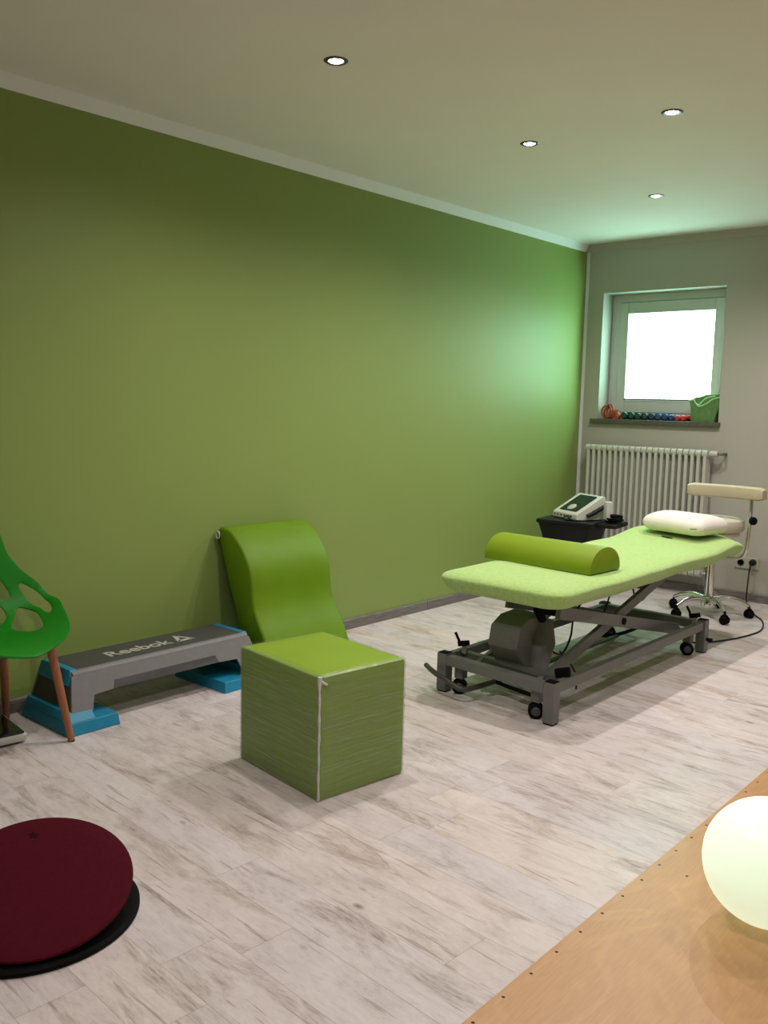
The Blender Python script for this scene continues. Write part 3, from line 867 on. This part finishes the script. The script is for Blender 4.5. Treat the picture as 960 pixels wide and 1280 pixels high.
# base frame
FX0, FX1, FY0, FY1, FZ = 1.100, 1.692, 3.235, 4.822, 0.152
FYL = FY0 + 0.038      # the near rail sits slightly askew
for (x, y) in ((FX0, FYL), (FX1, FY0), (FX0, FY1), (FX1, FY1)):
    bm = BM(); box(bm, (x-0.026, y-0.026, 0.006), (x+0.026, y+0.026, 0.182)); pst = obj('corner_post', bm, 'steel', tc, bevel=0.003)
    bm = BM(); box(bm, (x-0.023, y-0.023, 0.182), (x+0.023, y+0.023, 0.185)); obj('post_cap', bm, 'rubber', pst, smooth=False)
    bm = BM(); box(bm, (x-0.022, y-0.022, 0.0), (x+0.022, y+0.022, 0.0065)); obj('post_foot', bm, 'rubber', pst, smooth=False)
for x, y in ((FX0, FYL), (FX1, FY0)): rect_tube('side_rail', [((x, y+0.026, FZ), (x, FY1-0.026, FZ), 0.032, 0.046)])
rect_tube('cross_rail', [((FX0+0.026, FYL, FZ), (FX1-0.026, FY0, FZ), 0.046, 0.046)])
rect_tube('cross_rail', [((FX0+0.026, FY1, FZ), (FX1-0.026, FY1, FZ), 0.046, 0.046)])
rect_tube('cross_rail', [((FX0+0.016, FYL+0.135, FZ), (FX1-0.016, FY0+0.135, FZ), 0.040, 0.030)])
# scissors : two crossing arms each side
for x, dx in ((1.598, 0.022), (1.205, -0.022)):
    ys_ = 3.42 if dx > 0 else 3.62
    rect_tube('scissor_arm', [((x, ys_, 0.432-(ys_-3.42)*0.232), (x, 4.70, 0.135), 0.024, 0.058)])
    rect_tube('scissor_arm', [((x-dx*1.3, 3.34, 0.125), (x-dx*1.3, 4.56, 0.450), 0.024, 0.052)])
    bm = BM(); tube(bm, [(x+0.020*(1 if dx > 0 else -1), 4.03, 0.292), (x-0.05*(1 if dx > 0 else -1), 4.03, 0.292)], 0.017, 16); obj('pivot_bolt', bm, 'rubber', tc)
for ay, az in ((4.69, 0.138), (3.37, 0.135)):
    bm = BM(); tube(bm, [(1.21, ay, az), (1.58, ay, az)], 0.018, 14); obj('scissor_axle', bm, 'dsteel', tc)
# upper fork with pale plate near the head
rect_tube('lift_bracket', [((1.55, 4.34, 0.36), (1.55, 4.62, 0.465), 0.012, 0.055), ((1.24, 4.34, 0.36), (1.24, 4.62, 0.465), 0.012, 0.055), ((1.24, 4.42, 0.40), (1.55, 4.42, 0.40), 0.03, 0.03)])
# motor housing and piston
bm = BM()
mp_ = [(3.42, 0.150), (3.345, 0.245), (3.365, 0.335), (3.44, 0.372), (3.56, 0.378), (3.63, 0.320), (3.63, 0.20), (3.56, 0.135)]
prism(bm, mp_, lambda u, v, w: (w, u, v), 1.285, 1.440); motor = obj('lift_motor', bm, 'motor', tc, bevel=0.007, bseg=2)
bm = BM(); tube(bm, [(1.45, 3.50, 0.10), (1.44, 3.55, 0.25), (1.43, 3.58, 0.35)], [0.045, 0.068, 0.045], 20); obj('motor_barrel', bm, 'motor', motor)
bm = BM(); tube(bm, [(1.44, 3.57, 0.33), (1.46, 3.48, 0.41)], 0.020, 12); beam(bm, (1.44, 3.50, 0.415), (1.55, 3.50, 0.415), 0.05, 0.035); obj('piston', bm, 'rubber', motor)
bm = BM()
for k in range(5): tube(bm, catmull([(1.33+0.022*k, 3.50, 0.14), (1.34+0.02*k, 3.46, 0.125), (1.33+0.03*k, 3.43, 0.14), (1.36+0.03*k, 3.53, 0.12)], 4), 0.006, 8)
obj('motor_plugs', bm, 'rubber', motor)
# brake levers
def lever(x, y, s):
    bm = BM(); beam(bm, (x, y, 0.165), (x+0.01*s, y-0.01, 0.215), 0.022, 0.012, (0, 1, 0)); l = obj('brake_lever', bm, 'dial', tc, smooth=False, bevel=0.002)
    bm = BM(); beam(bm, (x-0.022, y-0.005, 0.208), (x+0.030, y-0.015, 0.222), 0.026, 0.024); tube(bm, [(x-0.018, y-0.01, 0.215), (x-0.038, y-0.02, 0.262)], 0.0065, 8); obj('lever_grip', bm, 'rubber', l)
lever(FX0+0.035, FYL+0.10, 1)
lever(FX1-0.020, FY1-0.07, 1)
bm = BM(); beam(bm, (FX1-0.052, FY0+0.11, 0.185), (FX1+0.005, FY0+0.14, 0.198), 0.034, 0.034); obj('brake_pedal', bm, 'rubber', tc, bevel=0.004)
bm = BM(); tube(bm, [(FX1+0.026, FY1+0.005, 0.075), (FX1+0.055, FY1+0.005, 0.075)], 0.010, 12); obj('side_knob', bm, 'rubber', tc)
# castors inside the posts
def castor(x, y, parent, r=0.034, ang=-58):
    bm = BM(); box(bm, (x-0.022, y-0.022, 0.070), (x+0.022, y+0.022, 0.13)); b = obj('castor', bm, 'steel', parent, bevel=0.003)
    d = Vector((math.cos(math.radians(ang)), math.sin(math.radians(ang)), 0))
    for sgn in (-1, 1):
        bm = BM(); c = Vector((x, y-0.008, r)) + d*0.015*sgn
        lathe(bm, [(0, -0.009), (r*0.8, -0.009), (r, -0.005), (r, 0.005), (r*0.8, 0.009), (0, 0.009)], c, 24, axis_m(d)); w = obj('wheel', bm, 'rubber', b)
        bm = BM(); lathe(bm, [(0, 0.0), (r*0.6, 0.0), (r*0.5, 0.003), (0, 0.003)], c + d*0.0088*sgn, 16, axis_m(d*sgn)); obj('hub', bm, 'dsteel', w)
castor(FX1-0.085, FY0+0.03, tc); castor(FX0+0.075, FY0+0.065, tc); castor(FX1-0.035, FY1-0.105, tc); castor(FX0+0.09, FY1-0.09, tc)
# foot bar around the base
bm = BM(); tube(bm, catmull([(1.005, 3.255, 0.105), (1.09, 3.205, 0.100), (1.17, 3.19, 0.085), (1.245, 3.19, 0.062), (1.275, 3.225, 0.058), (1.29, 3.33, 0.058), (1.30, 3.45, 0.058)], 6), 0.012, 12); obj('foot_bar', bm, 'dsteel', tc)
bm = BM(); tube(bm, catmull([(1.30, 3.40, 0.058), (1.40, 3.38, 0.056), (1.53, 3.36, 0.056), (1.58, 3.38, 0.058)], 6), 0.009, 10); obj('foot_bar', bm, 'rubber', tc)
bm = BM(); tube(bm, catmull([(1.22, 4.52, 0.058), (1.28, 4.62, 0.055), (1.29, 4.86, 0.055), (1.22, 4.92, 0.055), (1.13, 4.90, 0.055)], 6), 0.010, 10); obj('foot_bar', bm, 'rubber', tc)
rect_tube('base_plate', [((1.30, 3.42, 0.058), (1.30, 4.60, 0.058), 0.03, 0.012)], 'dsteel')
bm = BM(); beam(bm, (1.62, 3.98, 0.118), (1.62, 4.10, 0.118), 0.03, 0.024); tube(bm, [(1.63, 4.00, 0.108), (1.63, 4.14, 0.108)], 0.010, 10); obj('cable_clip', bm, 'rubber', tc)
bm = BM()
tube(bm, catmull([(1.43, 3.55, 0.30), (1.47, 3.60, 0.20), (1.46, 3.72, 0.165), (1.42, 3.86, 0.21), (1.38, 3.95, 0.27), (1.36, 4.05, 0.33), (1.36, 4.3, 0.42)], 8), 0.005, 8)
tube(bm, catmull([(1.36, 4.35, 0.43), (1.30, 4.48, 0.30), (1.28, 4.38, 0.12), (1.26, 4.22, 0.0055), (1.30, 3.98, 0.0055), (1.40, 3.75, 0.0055)], 8), 0.0045, 8)
tube(bm, catmull([(1.38, 4.2, 0.425), (1.42, 4.0, 0.40), (1.46, 3.86, 0.425), (1.47, 3.70, 0.42)], 8), 0.005, 8)
tube(bm, catmull([(1.50, 3.62, 0.20), (1.545, 3.66, 0.13), (1.55, 3.70, 0.07), (1.54, 3.72, 0.0055)], 8), 0.004, 8)
obj('control_cable', bm, 'black', tc)
bm = BM(); beam(bm, (1.44, 3.98, 0.41), (1.44, 4.06, 0.41), 0.04, 0.028); beam(bm, (1.33, 4.15, 0.42), (1.45, 4.15, 0.42), 0.03, 0.02); obj('cable_box', bm, 'black', tc, bevel=0.003)

# mains cable from couch to wall socket
bm = BM()
path = [(1.412, DAY-0.050, 0.275), (1.409, DAY-0.065, 0.22), (1.400, DAY-0.055, 0.12), (1.400, DAY-0.06, 0.03), (1.43, DAY-0.12, 0.0055), (1.52, 6.06, 0.0055), (1.605, 5.93, 0.0055), (1.695, 5.79, 0.0055), (1.765, 5.55, 0.0055), (1.745, 5.32, 0.0055),
        (1.685, 5.12, 0.0055), (1.59, 4.97, 0.0055), (1.50, 5.07, 0.0055), (1.38, 5.25, 0.0055), (1.22, 5.49, 0.0055), (1.10, 5.52, 0.0055), (1.04, 5.40, 0.0055), (1.10, 5.15, 0.03), (1.25, 4.90, 0.20), (1.30, 4.70, 0.42)]
tube(bm, catmull(path, 8), 0.0045, 8)
cbl = thing('mains_cable', 'black mains cable looping over the floor beside the stool castors', 'cable', (1.41, DAY-0.05, 0.275))
obj('cord', bm, 'black', cbl)
bm = BM(); lathe(bm, [(0, 0), (0.017, 0), (0.020, 0.006), (0.019, 0.026), (0.012, 0.034), (0, 0.034)], (1.412, DAY-0.014, 0.277), 20, axis_m((0, -1, 0))); obj('plug', bm, 'black', cbl)

# wall socket
so_ = thing('wall_socket', 'double beige power socket low on the back wall', 'socket', (1.368, DAY, 0.268))
bm = BM(); box(bm, (1.286, DAY-0.010, 0.228), (1.450, DAY, 0.308)); obj('socket_plate', bm, 'socket', so_, bevel=0.004)
for sx_ in (1.327, 1.412):
    bm = BM(); lathe(bm, [(0.0235, 0.0), (0.0235, 0.004), (0.0195, 0.004), (0.0185, 0.0)], (sx_, DAY-0.010, 0.268 if sx_ < 1.35 else 0.277), 24, axis_m((0, -1, 0))); obj('socket_ring', bm, 'dsteel', so_)

# ------------------------------------------------------------------ half-round bolster
br = thing('half_round_bolster', 'olive green half-round knee bolster lying across the foot of the couch', 'bolster', (1.362, 3.762, 0.576), math.radians(-3))
bm = BM(); pr_ = [(-0.128, 0.0), (0.128, 0.0), (0.130, 0.010)]
for k in range(1, 24):
    a = PI*k/24; pr_.append((0.130*math.cos(a), 0.012 + 0.104*math.sin(a)**0.88))
pr_.append((-0.130, 0.010))
L0, L1 = -0.316, 0.284
lay = []
for w, ins in ((L0, 0.006), (L0+0.003, 0.001), (L0+0.010, 0), (L0+0.2, 0), (L1-0.2, 0), (L1-0.010, 0), (L1-0.003, 0.001), (L1, 0.006)):
    lay.append([bm.verts.new((w, u*(1-ins/0.15), 0.05 + (v-0.05)*(1-ins/0.06))) for u, v in pr_])
N = len(pr_)
for A, B in zip(lay, lay[1:]):
    for k in range(N): bm.faces.new((A[k], A[(k+1) % N], B[(k+1) % N], B[k]))
bm.faces.new(lay[0][::-1]); bm.faces.new(lay[-1])
obj('vinyl_cover', bm, 'vinyl_olive', br, local=True)

# ------------------------------------------------------------------ pillow
pw = thing('pillow', 'white orthopaedic pillow lying on the head end of the green couch', 'pillow', (1.432, 5.118, 0.611), math.radians(-12))
bm = BM()
def pil(x, y, z):
    e = (1-(x/0.225)**4)*(1-(y/0.165)**4)
    zz = z + (0.014*e if z > 0.05 else 0)
    zz += 0.006*math.cos(y/0.165*PI) if z > 0.08 else 0
    return (x, y, zz)
cushion(bm, densify(rrect(0.212, 0.160, 0.06, 8), 0.03), [(0.060, 0.000), (0.030, 0.006), (0.010, 0.022), (0.0, 0.044), (0.004, 0.062), (0.018, 0.080), (0.042, 0.092), (0.07, 0.096)], 9, pil)
obj('pillow_case', bm, 'pillow', pw, local=True, sub=1)
bm = BM(); tube(bm, catmull([(0.150, -0.1655, 0.046), (0.170, -0.1655, 0.049), (0.190, -0.162, 0.050)], 5), 0.0025, 6); obj('zip_pull', bm, 'dsteel', pw, local=True)

# ------------------------------------------------------------------ operator stool
SC = Vector((1.362, 5.735, 0))
so2 = thing('swivel_stool', 'cream swivel stool with beige arc backrest on five chrome castor legs', 'stool', SC)
bm = BM(); lathe(bm, [(0.0, 0.555), (0.150, 0.555), (0.180, 0.562), (0.190, 0.580), (0.190, 0.612), (0.183, 0.632), (0.160, 0.642), (0.08, 0.646), (0, 0.647)], SC, 48); obj('seat', bm, 'cream', so2)
bm = BM(); lathe(bm, [(0.0, 0.535), (0.165, 0.535), (0.165, 0.556), (0, 0.556)], SC, 40); obj('seat_pan', bm, 'cream', so2)
bm = BM(); lathe(bm, [(0.0, 0.36), (0.017, 0.36), (0.017, 0.54), (0, 0.54)], SC, 20); obj('gas_lift', bm, 'chrome', so2)
bm = BM(); lathe(bm, [(0.0, 0.065), (0.030, 0.065), (0.028, 0.37), (0, 0.37)], SC, 24); obj('column', bm, 'chrome', so2)
bm = BM(); lathe(bm, [(0.0, 0.362), (0.034, 0.362), (0.034, 0.380), (0, 0.380)], SC, 24); obj('column_collar', bm, 'rubber', so2)
bm = BM(); lathe(bm, [(0.0, 0.055), (0.042, 0.055), (0.048, 0.075), (0.045, 0.105), (0.030, 0.125), (0, 0.125)], SC, 28); obj('base_hub', bm, 'chrome', so2)
for k in range(5):
    a = math.radians(27 + 72*k); d = Vector((math.cos(a), math.sin(a), 0))
    bm = BM(); pts = catmull([SC + d*0.03 + Vector((0, 0, 0.108)), SC + d*0.11 + Vector((0, 0, 0.122)), SC + d*0.19 + Vector((0, 0, 0.108)), SC + d*0.25 + Vector((0, 0, 0.078))], 6)
    n = len(pts); tube(bm, pts, [lerp(0.019, 0.011, i/(n-1)) for i in range(n)], 12); lg = obj('leg', bm, 'chrome', so2)
    cc = SC + d*0.252; sd = Vector((-d.y, d.x, 0)) if k % 2 else Vector((-math.sin(a+0.7), math.cos(a+0.7), 0))
    bm = BM(); tube(bm, [cc + Vector((0, 0, 0.045)), cc + Vector((0, 0, 0.080))], 0.007, 10); tube(bm, [cc - sd*0.006 + Vector((0, 0, 0.038)), cc + sd*0.006 + Vector((0, 0, 0.038))], 0.027, 16); cs = obj('castor', bm, 'rubber', lg)
    for s in (-1, 1):
        bm = BM(); lathe(bm, [(0, -0.008), (0.022, -0.008), (0.027, -0.004), (0.027, 0.004), (0.022, 0.008), (0, 0.008)], cc + sd*0.016*s + Vector((0, 0, 0.027)), 20, axis_m(sd)); obj('wheel', bm, 'rubber', cs)
# chrome back arm
bm = BM(); tube(bm, catmull([SC + Vector((0.03, 0, 0.52)), SC + Vector((0.03, -0.02, 0.44)), SC+Vector((0.08, -0.05, 0.405)), (1.53, 5.675, 0.402), (1.575, 5.67, 0.418), (1.600, 5.67, 0.455), (1.608, 5.67, 0.52), (1.615, 5.67, 0.66), (1.612, 5.68, 0.79)], 7), 0.0115, 14); obj('back_arm', bm, 'chrome', so2)
bm = BM(); lathe(bm, [(0, 0), (0.012, 0), (0.012, 0.008), (0.024, 0.012), (0.026, 0.022), (0.024, 0.032), (0, 0.034)], (1.620, 5.665, 0.652), 20, axis_m((0.82, -0.55, 0))); obj('adjusting_knob', bm, 'rubber', so2)
# arc pad
bm = BM(); pad = []
NP = 24
for i in range(NP+1):
    t = i/NP; u = lerp(-1, 1, t)
    x = 1.447 + 0.244*u; y = 5.715 - 0.045*u*u
    tn = Vector((0.244, -0.09*u, 0)).normalized(); nn = Vector((tn.y, -tn.x, 0))
    e = 1.0 if 0 < i < NP else 0.72
    if i in (1, NP-1): e = 0.93
    sec = [(-0.030, -0.030), (-0.024, -0.038), (0.018, -0.040), (0.028, -0.032), (0.032, 0.0), (0.026, 0.034), (0.012, 0.042), (-0.018, 0.042), (-0.028, 0.034), (-0.031, 0.0)]
    pad.append([bm.verts.new(Vector((x, y, 0.815)) + nn*a*e + Vector((0, 0, b*e))) for a, b in sec])
for A, B in zip(pad, pad[1:]):
    for k in range(10): bm.faces.new((A[k], A[(k+1) % 10], B[(k+1) % 10], B[k]))
bm.faces.new(pad[0]); bm.faces.new(pad[-1][::-1])
obj('backrest', bm, 'beige', so2, bevel=0.004)

# ------------------------------------------------------------------ black trolley
tr = thing('black_trolley', 'low black plastic trolley in the corner beside the radiator', 'trolley', (0.43, 5.62, 0), math.radians(8))
bm = BM(); cushion(bm, rrect(0.205, 0.215, 0.02), [(0.008, 0.522), (0, 0.527), (0, 0.545), (0.004, 0.550)], 3, lambda x, y, z: (x, y, z)); obj('tray_top', bm, 'black', tr, local=True)
bm = BM()
rings = []
for z, w, d in ((0.14, 0.105, 0.13), (0.30, 0.135, 0.155), (0.44, 0.165, 0.180), (0.523, 0.190, 0.200)):
    rings.append([bm.verts.new((x*w/0.2-0.01, y*d/0.2, z)) for x, y in rrect(0.2, 0.2, 0.03, 4)])
for A, B in zip(rings, rings[1:]):
    n = len(A)
    for k in range(n): bm.faces.new((A[k], A[(k+1) % n], B[(k+1) % n], B[k]))
bm.faces.new(rings[0][::-1]); bm.faces.new(rings[-1]); obj('tapered_bin', bm, 'black', tr, local=True)
bm = BM(); cushion(bm, rrect(0.17, 0.17, 0.03), [(0.01, 0.06), (0, 0.065), (0, 0.085), (0.01, 0.14)], 3); obj('base', bm, 'black', tr, local=True)
for a, b in ((1, 1), (1, -1), (-1, 1), (-1, -1)):
    bm = BM(); tube(bm, [(a*0.13-0.012, b*0.13, 0.027), (a*0.13+0.012, b*0.13, 0.027)], 0.027, 18); tube(bm, [(a*0.13, b*0.13, 0.03), (a*0.13, b*0.13, 0.07)], 0.008, 8); obj('castor', bm, 'rubber', tr, local=True)
bm = BM(); cushion(bm, [(x+0.0, y) for x, y in rrect(0.085, 0.13, 0.015)], [(0.004, 0.512), (0, 0.516), (0, 0.535), (0.004, 0.540)], 3, lambda x, y, z: (x+0.245, y+0.03, z)); obj('side_shelf', bm, 'black', tr, local=True)

# therapy device on trolley
DA = math.radians(-22)
dv = thing('therapy_device', 'white electrotherapy console with dark sloping screen and round dial on the black trolley', 'medical device', (0.455, 5.625, 0.5505), DA)
bm = BM(); w2 = 0.132
sec = [(-0.120, 0.004), (-0.125, 0.012), (-0.122, 0.042), (-0.112, 0.052), (0.100, 0.165), (0.118, 0.160), (0.125, 0.140), (0.125, 0.010), (0.120, 0.004)]
prism(bm, sec, lambda u, v, w: (w, u, v), -w2, w2); obj('console_body', bm, 'device_white', dv, local=True, bevel=0.010, bseg=3)
sl = math.atan2(0.113, 0.212); n3 = Vector((0, -math.sin(sl), math.cos(sl))); t3 = Vector((0, math.cos(sl), math.sin(sl)))
o3 = Vector((0, -0.112, 0.052))
bm = BM(); prism(bm, rrect(0.094, 0.103, 0.012), lambda u, v, w: tuple(o3 + t3*(0.118+v) + Vector((u, 0, 0)) + n3*w), -0.001, 0.0025); obj('screen', bm, 'screen', dv, local=True)
bm = BM(); lathe(bm, [(0, 0.002), (0.034, 0.002), (0.034, 0.008), (0.026, 0.013), (0, 0.013)], o3 + t3*0.058 + Vector((0.0, 0, 0)), 28, n3.to_track_quat('Z', 'Y').to_matrix().to_4x4()); obj('dial', bm, 'dial', dv, local=True)
for k in range(6):
    bm = BM(); lathe(bm, [(0, 0), (0.006, 0), (0.006, 0.004), (0, 0.004)], (-0.105 + 0.034*k, -0.1235, 0.028), 10, axis_m((0, -1, 0))); obj('jack', bm, 'black', dv, local=True)
bm = BM(); tube(bm, catmull([(0.045, -0.125, 0.028), (0.045, -0.16, 0.024), (0.065, -0.165, 0.006), (0.11, -0.13, 0.006)], 5), 0.005, 8); tube(bm, catmull([(0.075, -0.125, 0.028), (0.08, -0.15, 0.02), (0.11, -0.14, 0.006), (0.15, -0.10, 0.006)], 5), 0.005, 8); obj('lead', bm, 'black', dv, local=True)
bm = BM()
for k in range(3):
    tube(bm, [(0.152, -0.05+0.05*k, 0.035+0.022*k), (0.162, 0.02+0.05*k, 0.065+0.022*k)], 0.014, 12)
obj('probe_holder', bm, 'black', dv, local=True)
bm = BM(); box(bm, (0.165, 0.075, -0.004+0.004), (0.205, 0.125, 0.135)); obj('accessory_box', bm, 'device_white', dv, local=True, bevel=0.006)
# cable bundle on the side shelf
cbn = thing('cable_bundle', 'tangled black cable bundle on the side shelf next to the console', 'cables', (0.70, 5.66, 0.541))
random.seed(11)
bm = BM(); pts = []
for k in range(60):
    a = k*0.9; r = 0.045 + 0.018*math.sin(k*1.3)
    pts.append((0.705 + r*math.cos(a)*0.9 + 0.008*math.sin(k*0.7), 5.665 + r*math.sin(a)*1.25, 0.546 + 0.010 + 0.010*math.sin(k*0.37) + 0.012*(k/60)))
tube(bm, catmull(pts, 4), 0.0045, 6)
obj('coiled_leads', bm, 'rubber', cbn)
bm = BM(); beam(bm, (0.69, 5.64, 0.590), (0.745, 5.70, 0.585), 0.045, 0.024); obj('hand_switch', bm, 'rubber', cbn, bevel=0.006)

# ------------------------------------------------------------------ things on the window sill
def dumbbell(x, r, mat, label, y=DAY+0.0, ln=0.125):
    t = thing('dumbbell', label, 'dumbbell', (x, y+ln/2, SILL), 0, 'small vinyl dumbbells on the window sill')
    for s, yy in ((-1, y), (1, y+ln)):
        bm = BM(); w = 0.034
        yc = yy - s*0 + (w/2 if s < 0 else -w/2)
        lathe(bm, [(0, -w/2), (r*0.72, -w/2), (r*0.93, -w/2+0.004), (r, -w/2+0.011), (r, w/2-0.009), (r*0.9, w/2-0.002), (r*0.6, w/2), (0, w/2)], (x, yc, SILL+r), 24, axis_m((0, 1, 0)))
        hd = obj('weight_head', bm, mat, t)
        if s < 0:
            bm = BM(); lathe(bm, [(r*0.30, -0.0004), (r*0.30, 0.0008), (r*0.42, 0.0008), (r*0.42, -0.0004)], (x, yc-w/2, SILL+r), 20, axis_m((0, -1, 0))); obj('raised_ring', bm, 'steel', hd)
    bm = BM(); tube(bm, [(x, y+0.03, SILL+r), (x, y+ln-0.03, SILL+r)], 0.012, 12); obj('grip', bm, mat, t)
L_ = 'vinyl dumbbell end-on on the sill, '
dumbbell(0.372, 0.0285, 'greenv', 'bottle green ' + L_ + 'first beside the orange items')
dumbbell(0.430, 0.0275, 'teal', 'dark teal ' + L_ + 'second beside the orange items', DAY+0.003)
dumbbell(0.485, 0.0265, 'greenv', 'bottle green ' + L_ + 'third from the orange items', DAY-0.002)
dumbbell(0.539, 0.026, 'navy', 'blackish navy ' + L_ + 'left one of the two darkest')
dumbbell(0.592, 0.0260, 'navy', 'blackish navy ' + L_ + 'right one of the two darkest', DAY+0.004)
dumbbell(0.645, 0.0260, 'bluev', 'blue ' + L_ + 'leftmost of the three blue ones')
dumbbell(0.698, 0.0260, 'bluev', 'blue ' + L_ + 'middle of the three blue ones', DAY-0.003)
dumbbell(0.748, 0.0230, 'bluev', 'blue ' + L_ + 'next to the red ones')
dumbbell(0.794, 0.0215, 'redv', 'red ' + L_ + 'next to the blue ones')
dumbbell(0.838, 0.0215, 'redv', 'red ' + L_ + 'half tucked beside the green bag')

# orange items
ob1 = thing('resistance_band', 'bundle of orange and rust exercise bands knotted at the left end of the sill', 'exercise band', (0.245, DAY+0.03, SILL))
for k, (r, mt, a) in enumerate(((0.040, 'orange', 0.1), (0.034, 'rust', 0.6), (0.043, 'orange', -0.5), (0.028, 'rust', 1.2))):
    bm = BM(); pts = []
    for i in range(28):
        t = 2*PI*i/28; px_ = r*math.cos(t)*0.95; pz_ = r*1.15*math.sin(t)
        pts.append((0.235 + 0.012*(k-1.5) + px_*math.cos(a), DAY+0.025 + px_*math.sin(a) + 0.008*k, SILL + r*1.15 + 0.008 + pz_))
    tube(bm, pts, 0.0075, 10, closed=True); obj('band_loop', bm, mt, ob1)
bm = BM(); tube(bm, catmull([(0.225, DAY+0.02, SILL+0.075), (0.228, DAY+0.02, SILL+0.100), (0.238, DAY+0.02, SILL+0.108), (0.245, DAY+0.02, SILL+0.088)], 5), 0.006, 8); obj('band_tail', bm, 'rust', ob1)
ob2 = thing('hand_trainer', 'small orange rubber hand trainer between the bands and the green dumbbell', 'hand trainer', (0.315, DAY+0.02, SILL))
bm = BM(); lathe(bm, [(0, 0), (0.018, 0.001), (0.0245, 0.015), (0.022, 0.034), (0.012, 0.050), (0.006, 0.058), (0.007, 0.070), (0, 0.074)], (0.315, DAY+0.02, SILL), 20); obj('grip_body', bm, 'orange', ob2)
bm = BM(); tube(bm, [(0.315+0.022*math.cos(t*PI/8), DAY+0.005, SILL+0.022+0.018*math.sin(t*PI/8)) for t in range(16)], 0.0035, 8, closed=True); obj('ring', bm, 'rust', ob2)

# green fabric bag
bg = thing('fabric_bag', 'crumpled sage green fabric bag with pale rim at the right end of the sill', 'bag', (0.975, DAY+0.055, SILL))
bm = BM(); NS = 56; rows = []
def bag_pt(a, t):
    ca, sa = math.cos(a), math.sin(a)
    e = 0.55
    x = math.copysign(abs(ca)**e, ca); y = math.copysign(abs(sa)**e, sa)
    hw = lerp(0.090, 0.112, t); hd = lerp(0.052, 0.066, t)
    wob = 1 + 0.05*math.sin(3*a+4*t) * t + 0.03*math.sin(7*a-3*t)
    back = 0.5 - 0.5*math.sin(a+PI)            # 1 at back (+y)
    top = lerp(0.158, 0.192, sstep(0, 1, back)) + lerp(0.010, 0.024, back)*ca - 0.046*(1-back)*math.exp(-((ca+0.12)/0.26)**2) + 0.003*math.sin(5*a)
    return (0.977 + hw*x*wob + 0.012*t, DAY+0.055 + hd*y*wob, SILL + 0.001 + top*t + (0.010*math.sin(9*t+2*a) if 0 < t < 1 else 0)*0.4)
for j in range(15):
    rows.append([bm.verts.new(bag_pt(2*PI*k/NS, j/14)) for k in range(NS)])
for A, B in zip(rows, rows[1:]):
    for k in range(NS): bm.faces.new((A[k], A[(k+1) % NS], B[(k+1) % NS], B[k]))
bm.faces.new(rows[0][::-1])
o = obj('bag_body', bm, 'fabric_green', bg, recalc=True); s_ = o.modifiers.new('sol', 'SOLIDIFY'); s_.thickness = 0.004; s_.offset = 0
bm = BM(); tube(bm, [bag_pt(2*PI*k/NS, 1.0) for k in range(NS)], 0.0038, 8, closed=True); obj('rim_piping', bm, 'piping', bg)
bm = BM(); tube(bm, catmull([bag_pt(PI*1.25, 0.98), (0.90, DAY+0.02, SILL+0.155), (0.935, DAY+0.03, SILL+0.120), (0.985, DAY+0.03, SILL+0.165), (1.05, DAY+0.04, SILL+0.185)], 6), 0.0045, 8); obj('handle', bm, 'piping', bg)
